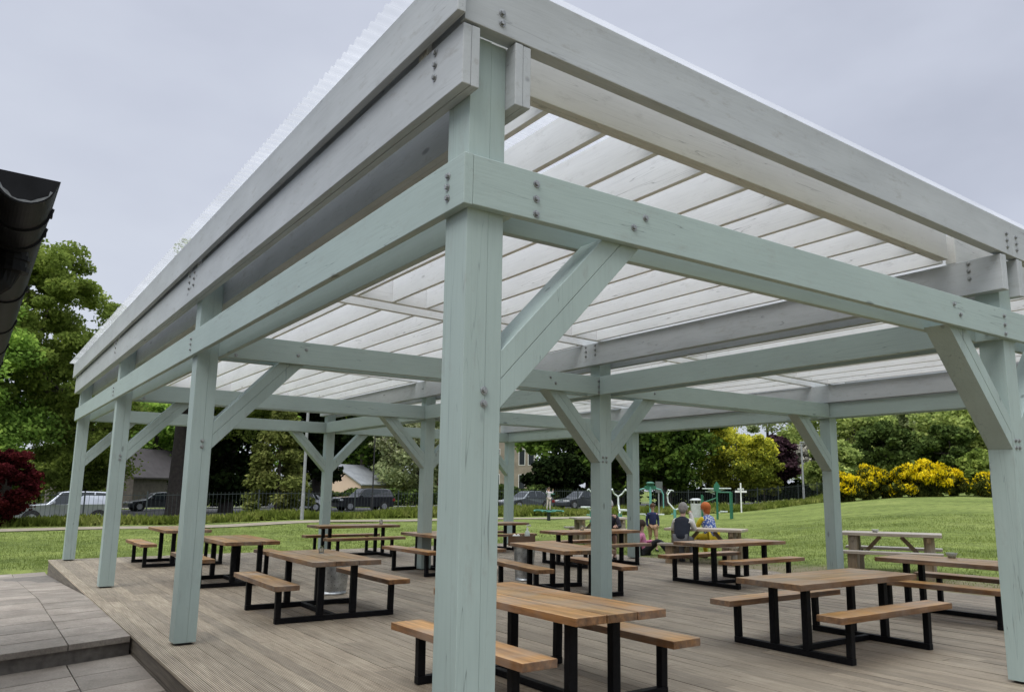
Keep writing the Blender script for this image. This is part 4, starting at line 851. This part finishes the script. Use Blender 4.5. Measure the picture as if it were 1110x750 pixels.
def car(label, pos, rz, paint, kind='hatch', L=4.3, W=1.8, H=1.5, group=None):
    """nose towards -x"""
    T = thing('parked_car', label, 'car', pos, rz, group); g = 0.24 if kind != 'suv' else 0.30
    hb = H * (0.60 if kind == 'suv' else 0.58); a = L / 2
    if kind == 'suv': top = [(-a + 0.02, g + 0.32), (-a + 0.06, hb - 0.12), (-a + 0.25, hb - 0.02), (-0.18 * L, hb + 0.06), (-0.055 * L, H - 0.06), (0.03 * L, H), (0.36 * L, H - 0.03), (0.43 * L, H - 0.1), (0.475 * L, hb + 0.05), (a - 0.02, hb - 0.06), (a, g + 0.35), (a - 0.06, g)]
    elif kind == 'van': top = [(-a, g + 0.3), (-a + 0.05, hb - 0.2), (-0.33 * L, hb), (-0.22 * L, H - 0.08), (-0.15 * L, H), (a - 0.1, H), (a, H - 0.1), (a, g + 0.3), (a - 0.05, g)]
    else: top = [(-a + 0.02, g + 0.26), (-a + 0.12, hb - 0.22), (-a + 0.4, hb - 0.1), (-0.21 * L, hb + 0.03), (-0.06 * L, H - 0.08), (0.06 * L, H), (0.2 * L, H - 0.03), (0.36 * L, H - 0.2), (0.47 * L, hb + 0.05), (a - 0.02, hb - 0.14), (a, g + 0.3), (a - 0.06, g)]
    poly = [(-a + 0.08, g)] + top
    def yw(z): return W / 2 * (1.0 if z <= hb else 1.0 - 0.30 * (z - hb) / (H - hb)) * (1 if z > g + 0.2 else 0.96)
    n = len(poly); vs = [(x, -yw(z) * (0.93 if abs(x) > a - 0.1 else 1), z) for x, z in poly] + [(x, yw(z) * (0.93 if abs(x) > a - 0.1 else 1), z) for x, z in poly]
    MB().add(vs, [tuple(range(n)), tuple(range(2 * n - 1, n - 1, -1))] + [(i, n + i, n + (i + 1) % n, (i + 1) % n) for i in range(n)]).build('body', paint, T, bev=0.05, smooth=False)
    z0, z1 = hb + 0.03, H - 0.085
    if kind == 'suv': wins = [[(-0.145, z0), (-0.045, z1), (0.09, z1 + .03), (0.09, z0)], [(0.105, z0), (0.105, z1 + .03), (0.25, z1 + .02), (0.25, z0)], [(0.265, z0), (0.265, z1 + .02), (0.37, z1 - 0.02), (0.43, z0 + 0.06)]]
    elif kind == 'van': wins = [[(-0.3, z0), (-0.21, z1), (-0.06, z1), (-0.06, z0)]]
    else: wins = [[(-0.16, z0), (-0.05, z1), (0.08, z1 + .04), (0.08, z0)], [(0.095, z0), (0.095, z1 + .04), (0.24, z1), (0.30, z0)], [(0.315, z0 + .02), (0.26, z1 - 0.01), (0.31, z1 - 0.05), (0.37, z0 + .04)]]
    for s in (-1, 1):
        for w in wins:
            pts = [Vector((x * L, s * (yw(z) + 0.012), z)) for x, z in w]; MB().prism(pts, (0, 0, 0), (0, -s * 0.02, 0)).build('window', CGL, T)
        mb = MB(); mb.box(-0.12 * L - 0.08, -0.12 * L + 0.08, min(s * (W / 2), s * (W / 2 + 0.17)), max(s * (W / 2), s * (W / 2 + 0.17)), hb + 0.03, hb + 0.18); mb.build('wing_mirror', paint, T, bev=0.03)
        mb = MB(); mb.box(-a + 0.04, -a + 0.34, min(s * (W / 2 - 0.5), s * (W / 2 + 0.003)), max(s * (W / 2 - 0.5), s * (W / 2 + 0.003)), hb - 0.30, hb - 0.16); mb.build('headlight', LMP, T, bev=0.03)
        mb = MB(); mb.box(a - 0.22, a + 0.004, min(s * (W / 2 - 0.35), s * (W / 2 + 0.003)), max(s * (W / 2 - 0.35), s * (W / 2 + 0.003)), hb - 0.32, hb - 0.1); mb.build('tail_light', LMR, T, bev=0.02)
    def glassband(i0, name):
        (xa, za), (xb, zb) = top[i0], top[i0 + 1]; q0, q1 = 0.12, 0.88; nrm = Vector((-(zb - za), 0, (xb - xa))).normalized() * 0.012
        pa = Vector((xa + (xb - xa) * q0, 0, za + (zb - za) * q0)) + nrm; pb = Vector((xa + (xb - xa) * q1, 0, za + (zb - za) * q1)) + nrm
        wa, wb = yw(pa.z) - 0.1, yw(pb.z) - 0.1
        MB().add([(pa.x, -wa, pa.z), (pa.x, wa, pa.z), (pb.x, wb, pb.z), (pb.x, -wb, pb.z)], [(0, 1, 2, 3)]).build(name, CGL, T)
    if kind == 'van': glassband(2, 'windscreen')
    else: glassband(3, 'windscreen'); glassband(7, 'rear_window')
    r = 0.36 if kind == 'suv' else 0.32
    for sx in (-1, 1):
        for s in (-1, 1):
            c = Vector((sx * L * 0.305, s * (W / 2 - 0.10), r)); mb = MB(); mb.tube([c + Vector((0, -s * 0.1, 0)), c + Vector((0, s * 0.118, 0))], r, 22); w = mb.build('wheel', TYR, T, bev=0.02)
            mb = MB(); mb.tube([c + Vector((0, s * 0.113, 0)), c + Vector((0, s * 0.122, 0))], r * 0.66, 16); mb.build('rim', RIM, w)
            mb = MB(); mb.tube([c + Vector((0, s * 0.06, 0.0)), c + Vector((0, s * 0.104, 0.0))], r * 1.2, 22); mb.build('wheel_arch', TYR, T)
    return T
SILV = carpaint('silver_paint', (0.34, 0.36, 0.40), 0.55); BLK = carpaint('black_paint', (0.018, 0.02, 0.026), 0.3); GRYP = carpaint('graphite_paint', (0.09, 0.10, 0.11), 0.5); WHT = carpaint('white_paint', (0.7, 0.71, 0.72), 0.0); TEA = carpaint('slate_paint', (0.14, 0.16, 0.17), 0.5); NAV = carpaint('navy_paint', (0.03, 0.04, 0.06), 0.3)
CG = 'cars parked along the road'
def rc(px, y):
    d = FW + RT * ((px - CX) / F_PX) - UP * ((531 - CY) / F_PX); q = (y - CAM.y) / d.y; return Vector((CAM.x + d.x * q, y, ground_z(CAM.x + d.x * q, y) + 0.035))
car('silver off-road car behind the railings between the left posts', rc(72, 43.8), R(0), SILV, 'suv', 4.75, 1.88, 1.72, CG)
car('graphite hatchback parked in front of the brown stone house', rc(170, 65.0), R(4), GRYP, 'hatch', 4.4, 1.78, 1.42, CG)
car('white car mostly hidden behind the olive conifer', rc(322, 60), R(0), WHT, 'hatch', 4.2, 1.78, 1.45, CG)
car('black off-road car in front of the peach bungalow', rc(394, 60.5), R(0), BLK, 'suv', 5.0, 1.98, 1.84, CG)
car('slate grey car just right of the corner post by the hedge', rc(571, 49.0), R(0), TEA, 'hatch', 4.3, 1.78, 1.45, CG)
car('grey car with roof bars beside the dark hedge', rc(629, 49.0), R(0), GRYP, 'hatch', 4.3, 1.78, 1.48, CG)
_c = bearing(858, 92); car('navy car on the rising road beyond the short lamp post', (_c.x, _c.y, _c.z + 0.02), R(-45), NAV, 'hatch', 4.5, 1.8, 1.5, CG)
_c = bearing(914, 84); car('small white van low behind the far right post', (_c.x, _c.y, _c.z - 0.45), R(-45 + 180), WHT, 'van', 3.4, 1.75, 1.75, CG)

# ------------------------------------------------------------------ houses
STONE = plain('brown_stone', (0.088, 0.076, 0.068), 0.9, 0, 0.25, 2.5, 0.4); SLATE = plain('slate_tiles', (0.052, 0.046, 0.047), 0.85, 0, 0.22, 1.6, 0.3); SLG = plain('grey_slates', (0.27, 0.285, 0.30), 0.7, 0, 0.15, 1.5); PEACH = plain('peach_render', (0.62, 0.47, 0.37), 0.85, 0, 0.06, 1); SAND = plain('sandstone', (0.25, 0.215, 0.17), 0.9, 0, 0.2, 1.4, 0.3); WINF = plain('white_frame', (0.7, 0.7, 0.68), 0.5); WGL = plain('window_glass', (0.03, 0.035, 0.04), 0.1)
def house(label, pos, rz, w, d, eave, ridge, wm, rm, wins=(), chimney=None, door=None, oh=0.25):
    """gable faces -y, ridge runs along y"""
    T = thing('house', label, 'house', pos, rz)
    mb = MB(); mb.prism([(-w / 2, 0, -0.3), (w / 2, 0, -0.3), (w / 2, 0, eave), (0, 0, ridge - 0.1), (-w / 2, 0, eave)], (0, -d / 2, 0), (0, d / 2, 0)); mb.build('wall', wm, T)
    sl = (ridge - eave) / (w / 2); mb = MB()
    for s in (-1, 1): mb.prism([(0, 0, ridge), (s * (w / 2 + oh), 0, eave - oh * sl), (s * (w / 2 + oh), 0, eave - oh * sl + 0.14), (0, 0, ridge + 0.14)], (0, -d / 2 - oh, 0), (0, d / 2 + oh, 0))
    rf = mb.build('roof', rm, T)
    if chimney:
        x, y, hh = chimney; mb = MB(); mb.box(x - 0.35, x + 0.35, y - 0.3, y + 0.3, ridge - 0.7, ridge + hh); mb.lathe([(0.11, 0), (0.09, 0.4), (0, 0.4)], (x, y, ridge + hh), 8); mb.build('chimney', wm, rf)
    for (side, u, z, ww, hh) in wins:
        mb = MB(); gl = MB()
        if side == 'f':
            mb.box(u - ww / 2 - 0.08, u + ww / 2 + 0.08, -d / 2 - 0.05, -d / 2 + 0.02, z - 0.08, z + hh + 0.08); gl.box(u - ww / 2, u + ww / 2, -d / 2 - 0.06, -d / 2 - 0.052, z, z + hh)
        else:
            s = 1 if side == 'r' else -1; mb.box(min(s * w / 2 - s * 0.02, s * w / 2 + s * 0.05), max(s * w / 2 - s * 0.02, s * w / 2 + s * 0.05), u - ww / 2 - 0.08, u + ww / 2 + 0.08, z - 0.08, z + hh + 0.08); gl.box(min(s * w / 2 + s * 0.052, s * w / 2 + s * 0.06), max(s * w / 2 + s * 0.052, s * w / 2 + s * 0.06), u - ww / 2, u + ww / 2, z, z + hh)
        f = mb.build('window', WINF, T); gl.build('pane', WGL, f)
    if door:
        u, hh = door; mb = MB(); mb.box(u - 0.5, u + 0.5, -d / 2 - 0.03, -d / 2 + 0.02, 0, hh); dd = mb.build('door', plain('dark_door', (0.03, 0.045, 0.04), 0.5), T); mb = MB(); mb.tube([(u + 0.38, -d / 2 - 0.07, 1.0), (u + 0.38, -d / 2 - 0.03, 1.0)], 0.03, 6); mb.build('handle', BOLT, dd)
    return T
_h = bearing(117, 80); _q = R(-50)
house('brown stone house with a slate gable roof behind the graphite hatchback', (_h.x - math.sin(_q) * 5.25, _h.y + math.cos(_q) * 5.25, -0.5), _q, 5.2, 10.5, 2.85, 5.3, STONE, SLATE, wins=(('f', -1.1, 0.95, 0.7, 1.3), ('r', 1.8, 1.0, 0.6, 0.9)), door=(1.0, 2.05))
_h = bearing(402, 92); house('peach rendered bungalow with a grey slate roof behind the black car', (_h.x, _h.y + 3.5, -0.5), R(-60), 7.4, 9.0, 2.4, 4.5, PEACH, SLG, wins=(('f', -1.5, 1.0, 0.9, 1.0), ('r', 0, 1.0, 1.4, 1.0)))
_h = bearing(352, 104); house('grey roofed bungalow left of the peach one', (_h.x, _h.y + 3, -0.5), R(-62), 6.0, 7.0, 2.5, 4.3, plain('cream_render', (0.5, 0.47, 0.4), 0.85), SLG, wins=(('f', 1.0, 1.0, 0.9, 1.0),))
_h = bearing(442, 104); house('grey slate roof further back right of the peach bungalow', (_h.x, _h.y + 3, -0.4), R(50), 6.0, 7.0, 2.3, 4.1, PEACH, SLG, wins=(('f', 1.0, 1.0, 0.9, 1.0),))
_h = bearing(318, 84); house('low white cottage behind the olive conifer', (_h.x, _h.y + 2, -0.45), R(0), 4.0, 5.0, 2.3, 3.3, plain('white_render', (0.62, 0.63, 0.6), 0.85), SLG, wins=(('f', 0.4, 1.1, 1.0, 1.0),))
_h = bearing(560, 112); house('tall old sandstone building with narrow windows between the corner and middle posts', (_h.x, _h.y + 4, 0), R(-30), 9.0, 9.0, 8.0, 11.0, SAND, SLATE, wins=tuple(('f', u, z, 0.75, 2.1) for u in (-2.6, -0.9, 0.9, 2.6, 3.9) for z in (1.4, 4.9)), chimney=(0, 2, 1.4))
def gatepost():
    for px, y in ((55, 69.5),):
        p = rc(px, y); T = thing('gate_pillar', 'square stone gate pillar with a cap behind the silver car', 'pillar', p); mb = MB(); mb.box(-0.35, 0.35, -0.35, 0.35, -0.1, 2.1); mb.build('shaft', plain('pillar_stone', (0.3, 0.27, 0.22), 0.9), T); mb = MB(); mb.box(-0.45, 0.45, -0.45, 0.45, 2.1, 2.3); mb.build('cap', plain('cap_stone', (0.42, 0.4, 0.35), 0.9), T, bev=0.05)
gatepost()

# ------------------------------------------------------------------ people
def skinmesh(pts, edges, rad, sub=1, root=0):
    me = bpy.data.meshes.new('tmp'); me.from_pydata([tuple(p) for p in pts], edges, []); o = bpy.data.objects.new('tmp', me); col.objects.link(o)
    md = o.modifiers.new('skin', 'SKIN'); md.use_smooth_shade = True; md.branch_smoothing = 0.6
    for i, sv in enumerate(me.skin_vertices[0].data): sv.radius = (rad[i], rad[i]) if not isinstance(rad[i], tuple) else rad[i]; sv.use_root = (i == root)
    ms = o.modifiers.new('sub', 'SUBSURF'); ms.levels = sub; ms.render_levels = sub
    dg = bpy.context.evaluated_depsgraph_get(); out = bpy.data.meshes.new_from_object(o.evaluated_get(dg)); bpy.data.objects.remove(o); return out
SKIN = plain('skin', (0.52, 0.32, 0.24), 0.55, 0, 0.06, 4)
def person(label, loc, rz, J, S, top, topm, legs, legm, hairm, hair='short', shoes=None, sleeve=True, cat='person', hat=None, vest=None):
    """J: joint positions (before scale S), facing -y. top/legs: garment cover"""
    T = thing('person', label, cat, loc, rz)
    V = lambda k: Vector(J[k]) * S
    J = dict(J); J['col'] = tuple(Vector(J['che']).lerp(Vector(J['nec']), 0.62))
    V = lambda k: Vector(J[k]) * S
    names = ['pel', 'wai', 'che', 'nec', 'col', 'hea', 'crn', 'shl', 'ell', 'wrl', 'hal', 'shr', 'elr', 'wrr', 'har', 'hil', 'knl', 'anl', 'tol', 'hir', 'knr', 'anr', 'tor']
    rad = dict(col=0.06, pel=0.115, wai=0.105, che=0.115, nec=0.052, hea=0.082, crn=0.075, shl=0.06, ell=0.042, wrl=0.03, hal=0.034, shr=0.06, elr=0.042, wrr=0.03, har=0.034, hil=0.085, knl=0.056, anl=0.036, tol=0.034, hir=0.085, knr=0.056, anr=0.036, tor=0.034)
    ed = [('che', 'col'), ('pel', 'wai'), ('wai', 'che'), ('che', 'nec'), ('nec', 'hea'), ('hea', 'crn'), ('che', 'shl'), ('shl', 'ell'), ('ell', 'wrl'), ('wrl', 'hal'), ('che', 'shr'), ('shr', 'elr'), ('elr', 'wrr'), ('wrr', 'har'), ('pel', 'hil'), ('hil', 'knl'), ('knl', 'anl'), ('anl', 'tol'), ('pel', 'hir'), ('hir', 'knr'), ('knr', 'anr'), ('anr', 'tor')]
    def part(keys, infl, nm, m, cut=None, ext=0.0):
        ks = [k for k in names if k in keys]; ix = {k: i for i, k in enumerate(ks)}
        pts = [V(k) for k in ks]
        me = skinmesh(pts, [(ix[a], ix[b]) for a, b in ed if a in ix and b in ix], [(rad[k] + infl + (0.035 + ext if cut and k in ('che', 'wai', 'pel') else 0)) * S for k in ks], 1, 0)
        me.name = nm; me.materials.clear(); me.materials.append(m); o = bpy.data.objects.new(nm, me); col.objects.link(o); o.parent = T; return o
    def shell(infl, nm, m, low=0.0):
        ax_ = (V('shr') - V('shl')).normalized(); mb = MB(); n = 16; rings = []
        st = [(V('pel') - (V('wai') - V('pel')) * low, .168, .135), (V('wai'), .150, .120), (V('che'), .182, .130), ((V('shl') + V('shr')) / 2 + (V('col') - V('che')) * 0.12, .185, .105), (V('col'), .085, .080), (V('col').lerp(V('nec'), .5), .066, .066)]
        for i, (c, w_, d_) in enumerate(st):
            tn = (st[min(i + 1, 5)][0] - st[max(i - 1, 0)][0]).normalized(); dp = ax_.cross(tn).normalized()
            rings.append([c + ax_ * (math.cos(a) * (w_ + infl) * S) + dp * (math.sin(a) * (d_ + infl) * S) for a in [2 * math.pi * k / n for k in range(n)]])
        mb.add([p for q in rings for p in q], [(i * n + k, i * n + (k + 1) % n, (i + 1) * n + (k + 1) % n, (i + 1) * n + k) for i in range(5) for k in range(n)] + [tuple(range(n - 1, -1, -1)), tuple(range(5 * n, 6 * n))])
        o = mb.build(nm, m, T, smooth=True); ms = o.modifiers.new('sub', 'SUBSURF'); ms.levels = 1; ms.render_levels = 2; return o
    body = part([k for k in names if k != 'col'], 0, 'body', SKIN)
    bm = bmesh.new(); bm.from_mesh(body.data); mb = MB()
    hd = V('hea'); fwd = Vector(J.get('face', (0, -1, 0))).normalized(); sd = fwd.cross(Vector((0, 0, 1))).normalized(); up = Vector((0, 0, 1))
    mb.tube([hd + fwd * 0.078 * S + up * 0.02 * S, hd + fwd * 0.105 * S - up * 0.02 * S], [0.008 * S, 0.016 * S], 6)
    for s in (-1, 1): mb.ell(tuple(hd + sd * s * 0.086 * S), (0.016 * S, 0.02 * S, 0.032 * S), 6)
    for w, hh in (('wrl', 'hal'), ('wrr', 'har')):
        d = (V(hh) - V(w)).normalized(); e = d.cross(Vector((0.2, 0.3, 0.9))).normalized(); f = d.cross(e)
        for q in range(4):
            b0 = V(hh) + e * (q - 1.5) * 0.018 * S + d * 0.02 * S; Lg = (0.065, 0.078, 0.072, 0.056)[q] * S; mb.tube([b0, b0 + d * Lg * 0.55 + f * 0.008 * S, b0 + d * Lg * 0.9 + f * 0.03 * S], [0.009 * S, 0.008 * S, 0.006 * S], 5)
        b0 = V(hh) - d * 0.01 * S - e * 0.03 * S; mb.tube([b0, b0 - e * 0.03 * S + d * 0.025 * S, b0 - e * 0.03 * S + d * 0.055 * S + f * 0.01 * S], [0.011 * S, 0.009 * S, 0.007 * S], 5)
    me2 = bpy.data.meshes.new('x'); me2.from_pydata(mb.v, [], mb.f); bm.from_mesh(me2); bm.to_mesh(body.data); bm.free(); bpy.data.meshes.remove(me2)
    eyes = MB()
    for s in (-1, 1): eyes.ell(tuple(hd + fwd * 0.078 * S + sd * s * 0.032 * S + up * 0.022 * S), (0.01 * S,) * 3, 6)
    eyes.build('eyes', DARK, T)
    mb = MB(); mb.bar(hd + fwd * 0.082 * S - up * 0.048 * S - sd * 0.022 * S, hd + fwd * 0.082 * S - up * 0.048 * S + sd * 0.022 * S, 0.01 * S, 0.007 * S); mb.build('mouth', plain('lips', (0.35, 0.14, 0.12), 0.5), T)
    part(top, 0.014, 'sleeves', topm); shell(-0.012, 'jacket', topm, 0.25)
    if vest: shell(0.014, 'gilet', vest, 0.3)
    part(legs, 0.016, 'trousers', legm)
    mb = MB(); c = (hd + V('crn')) / 2 - fwd * 0.014 * S + up * 0.004 * S
    mb.ell(tuple(c), (0.108 * S, 0.112 * S, 0.125 * S), 14, 0, -0.25)
    if hair == 'long': mb.ell(tuple(c - fwd * 0.05 * S - up * 0.05 * S), (0.085 * S, 0.075 * S, 0.15 * S), 12); mb.ell(tuple(c - fwd * 0.02 * S), (0.118 * S, 0.118 * S, 0.12 * S), 14, 0, -0.45)
    if hair == 'short': mb.ell(tuple(c - fwd * 0.045 * S - up * 0.03 * S), (0.09 * S, 0.07 * S, 0.1 * S), 12)
    mb.build('hair', hairm, T, smooth=True)
    if hat:
        mb = MB(); mb.ell(tuple(c + up * 0.015 * S), (0.118 * S, 0.122 * S, 0.128 * S), 14, 0, 0.0); mb.bar(hd + fwd * 0.08 * S + up * 0.075 * S, hd + fwd * 0.19 * S + up * 0.06 * S, 0.15 * S, 0.012 * S); mb.build('cap', hat, T, smooth=False)
    for an, to in (('anl', 'tol'), ('anr', 'tor')):
        a, b = V(an), V(to); d = (b - a); d = d.normalized(); mb = MB(); mb.tube([a - d * 0.03 * S - up * 0.02 * S, a + d * 0.06 * S - up * 0.03 * S, b - up * 0.005 * S, b + d * 0.05 * S], [0.045 * S, 0.052 * S, 0.047 * S, 0.03 * S], 8); mb.build('shoe', shoes or DARK, T, smooth=True)
    return T
ARMS = ['che', 'col', 'shl', 'ell', 'wrl', 'shr', 'elr', 'wrr', 'wai', 'pel']; LEGS = ['pel', 'hil', 'knl', 'anl', 'hir', 'knr', 'anr']; SHORT = ['pel', 'hil', 'knl', 'hir', 'knr']
def stand(swing=0.1, face=(0, -1, 0)):
    return dict(pel=(0, 0, .97), wai=(0, 0, 1.12), che=(0, 0, 1.33), nec=(0, 0, 1.50), hea=(0, -.02, 1.62), crn=(0, -.01, 1.69), shl=(.17, 0, 1.40), ell=(.22, .03, 1.13), wrl=(.2, -.08, .93), hal=(.19, -.1, .87), shr=(-.17, 0, 1.40), elr=(-.22, .05, 1.13), wrr=(-.2, -.02, .9), har=(-.2, -.04, .84), hil=(.09, 0, .9), knl=(.1, -swing, .5), anl=(.1, -swing * .8, .09), tol=(.11, -swing * .8 - .15, .04), hir=(-.09, 0, .9), knr=(-.1, 0.02, .5), anr=(-.1, swing + .08, .09), tor=(-.11, swing - .07, .04), face=face)
def sit(face=(0, -1, 0), lean=0.08, hl=(.2, -.42, .78), hr=(-.2, -.42, .78)):
    return dict(pel=(0, 0, .54), wai=(0, -lean * .3, .68), che=(0, -lean, .88), nec=(0, -lean * 1.3, 1.05), hea=(0, -lean * 1.5 - .02, 1.17), crn=(0, -lean * 1.5 - .01, 1.24), shl=(.17, -lean, .95), ell=(.25, -lean - .1, .72), wrl=hl, hal=(hl[0] * .9, hl[1] - .07, hl[2]), shr=(-.17, -lean, .95), elr=(-.25, -lean - .1, .72), wrr=hr, har=(hr[0] * .9, hr[1] - .07, hr[2]), hil=(.09, -.02, .53), knl=(.12, -.42, .52), anl=(.12, -.40, .09), tol=(.12, -.55, .04), hir=(-.09, -.02, .53), knr=(-.12, -.42, .52), anr=(-.12, -.36, .09), tor=(-.12, -.51, .04), face=face)
fab = lambda n, c: plain(n, c, 0.9, 0, 0.18, 9)
def facing(p, px, D):
    q = bearing(px, D); return math.atan2(q.x - p.x, -(q.y - p.y))
TOCAM = lambda p: math.atan2(CAM.x - p.x, -(CAM.y - p.y))
b_ = bearing(707, 21.6); person('small boy in a navy and blue jacket and tan shorts walking on the lawn', b_, TOCAM(b_) + 0.25, stand(0.14), 0.70, ARMS, fab('navy_jacket', (0.02, 0.028, 0.09)), SHORT, fab('tan_shorts', (0.42, 0.26, 0.16)), fab('brown_hair', (0.08, 0.04, 0.02)), 'short')
ax = Vector((math.cos(R(-62)), math.sin(R(-62)), 0)); nrm = Vector((ax.y, -ax.x, 0))   # P1 long axis; nrm towards the camera side
if nrm.dot(CAM - P1) < 0: nrm = -nrm
w_ = P1 + nrm * 0.72 - ax * 0.36; away = math.atan2(-nrm.x, nrm.y)
person('grey-haired woman in a dark gilet with white sleeves, back turned, at the rustic table', (w_.x, w_.y, P1.z + 0.0), away, sit(lean=0.12, hr=(-.12, -.3, 1.12), hl=(.22, -.35, .82)), 1.0, ARMS, fab('white_sleeve', (0.6, 0.58, 0.55)), LEGS, fab('grey_trousers', (0.16, 0.16, 0.17)), fab('grey_hair', (0.26, 0.24, 0.23)), 'short', vest=fab('navy_gilet', (0.016, 0.02, 0.034)))
def spotmat():
    m, nt, b = mat('blue_white_spots'); v = coords(nt); vo = N(nt, 'ShaderNodeTexVoronoi', Scale=26.0); nt.links.new(v, vo.inputs['Vector']); r = ramp(nt, vo.outputs['Distance'], [(0.38, (0.62, 0.64, 0.68)), (0.46, (0.06, 0.11, 0.35))]); nt.links.new(r.outputs[0], b.inputs['Base Color']); b.inputs['Roughness'].default_value = 0.9; return m
g_ = P1 - nrm * 0.72 - ax * 0.05; YEL = fab('yellow_cloth', (0.62, 0.46, 0.02))
person('red-haired person in a blue-white top and yellow trousers across the rustic table', (g_.x, g_.y, P1.z), away + 0.95, sit(lean=0.14, hr=(-.14, -.24, 1.02), face=(0.25, -0.96, 0)), 1.0, ARMS, YEL, LEGS, YEL, fab('red_hair', (0.45, 0.12, 0.03)), 'long', vest=spotmat())
m_ = Vector((10.24, 10.84, 0.0)); person('white-haired man in dark top and shorts sitting at the far side of a table', m_, R(-38), sit(lean=0.14, hl=(.15, -.35, .74), hr=(-.15, -.35, .74)), 1.02, ARMS, fab('charcoal_top', (0.03, 0.03, 0.045)), SHORT, fab('navy_shorts', (0.03, 0.03, 0.04)), fab('white_hair', (0.6, 0.6, 0.58)), 'short')
r_ = Vector((11.92, 11.42, -0.04))
REC = dict(pel=(0, 0, .12), wai=(0, .05, .27), che=(0, .08, .48), nec=(0, .08, .65), hea=(0, .05, .77), crn=(0, .06, .84), shl=(.17, .08, .55), ell=(.24, .0, .33), wrl=(.16, -.2, .38), hal=(.15, -.26, .4), shr=(-.17, .08, .55), elr=(-.26, .18, .32), wrr=(-.26, .3, .08), har=(-.26, .34, .05), hil=(.09, -.02, .12), knl=(.12, -.38, .40), anl=(.12, -.68, .09), tol=(.12, -.83, .07), hir=(-.09, -.02, .12), knr=(-.12, -.36, .43), anr=(-.12, -.62, .09), tor=(-.12, -.77, .07), face=(0, -1, 0))
person('person in a pink jacket and black trousers sitting on the grass by the deck edge', r_, R(42), REC, 0.95, ARMS, fab('pink_jacket', (0.62, 0.22, 0.36)), LEGS, fab('black_trousers', (0.012, 0.012, 0.014)), fab('dark_brown_hair', (0.05, 0.03, 0.02)), 'long', shoes=fab('white_trainers', (0.62, 0.6, 0.56)))
j_ = bearing(687.5, 38.5); person('standing adult in white top and blue jeans behind the far centre post', j_, TOCAM(j_) + 1.4, stand(0.02), 1.0, ARMS, fab('white_top', (0.66, 0.66, 0.66)), LEGS, fab('blue_jeans', (0.09, 0.15, 0.26)), fab('fair_hair', (0.2, 0.13, 0.06)), 'short')
c_ = Vector((pspin.x, pspin.y, pspin.z + 0.515)); child = stand(0.03); child.update(ell=(.3, -.1, 1.3), wrl=(.28, -.16, 1.52), hal=(.27, -.17, 1.58), elr=(-.3, -.1, 1.3), wrr=(-.28, -.16, 1.52), har=(-.27, -.17, 1.58))
person('child in pale clothes standing on the turntable with arms raised', c_, TOCAM(c_) + 0.6, child, 0.66, ARMS, fab('pale_top', (0.55, 0.52, 0.55)), LEGS, fab('pale_trousers', (0.5, 0.42, 0.38)), fab('child_hair', (0.06, 0.04, 0.03)), 'short')

# ------------------------------------------------------------------ sky and light
SUN_EL, SUN_ROT = 50, 244
w = bpy.data.worlds.new('World'); scn.world = w; w.use_nodes = True; nt = w.node_tree; bg = nt.nodes['Background']
sky = nt.nodes.new('ShaderNodeTexSky'); sky.sky_type = 'NISHITA'; sky.sun_disc = False; sky.sun_elevation = R(SUN_EL); sky.sun_rotation = R(SUN_ROT)
tc = nt.nodes.new('ShaderNodeTexCoord'); sp = nt.nodes.new('ShaderNodeSeparateXYZ'); nt.links.new(tc.outputs['Generated'], sp.inputs[0])
mp = nt.nodes.new('ShaderNodeMapping'); mp.inputs['Scale'].default_value = (1, 1, 2.2); nt.links.new(tc.outputs['Generated'], mp.inputs[0])
nf = noise(nt, mp.outputs[0], 1.7, 5, 0.52)
# overcast: luminance grows towards the zenith
lum = ramp(nt, sp.outputs[2], [(0.0, (0.455, 0.488, 0.545)), (0.25, (0.45, 0.48, 0.548)), (0.58, (0.445, 0.475, 0.548)), (0.72, (0.95, 1.01, 1.08)), (1.0, (2.6, 2.7, 2.8))])
cl = ramp(nt, nf, [(0.28, (0.80, 0.80, 0.83)), (0.5, (0.99, 0.985, 1.0)), (0.7, (1.12, 1.115, 1.10))])
cc = mixc(nt, 1.0, lum.outputs[0], cl.outputs[0], 'MULTIPLY')
sk = mixc(nt, 1.0, sky.outputs[0], (0.06, 0.06, 0.06), 'MULTIPLY')
fin = mixc(nt, 0.9, sk, cc); nt.links.new(fin, bg.inputs['Color']); bg.inputs['Strength'].default_value = 1.0
sd = bpy.data.lights.new('sun', 'SUN'); sd.energy = 1.3; sd.angle = R(35); sd.color = (1.0, 0.97, 0.93); so = bpy.data.objects.new('sun', sd); col.objects.link(so)
az = R(SUN_ROT); dvec = Vector((math.sin(az) * math.cos(R(SUN_EL)), math.cos(az) * math.cos(R(SUN_EL)), math.sin(R(SUN_EL))))
so.rotation_euler = dvec.to_track_quat('Z', 'Y').to_euler(); so.location = (-5, -10, 30)
vs_ = scn.view_settings; vs_.view_transform = 'Standard'; vs_.look = 'None'; vs_.exposure = 0.5; vs_.gamma = 1.0; vs_.use_curve_mapping = False
scn.render.film_transparent = False
scn.cycles.max_bounces = 8; scn.cycles.diffuse_bounces = 4; scn.cycles.transmission_bounces = 6; scn.cycles.transparent_max_bounces = 12; scn.cycles.caustics_reflective = False; scn.cycles.caustics_refractive = False
try:
    scn.cycles.use_denoising = True
except Exception: pass
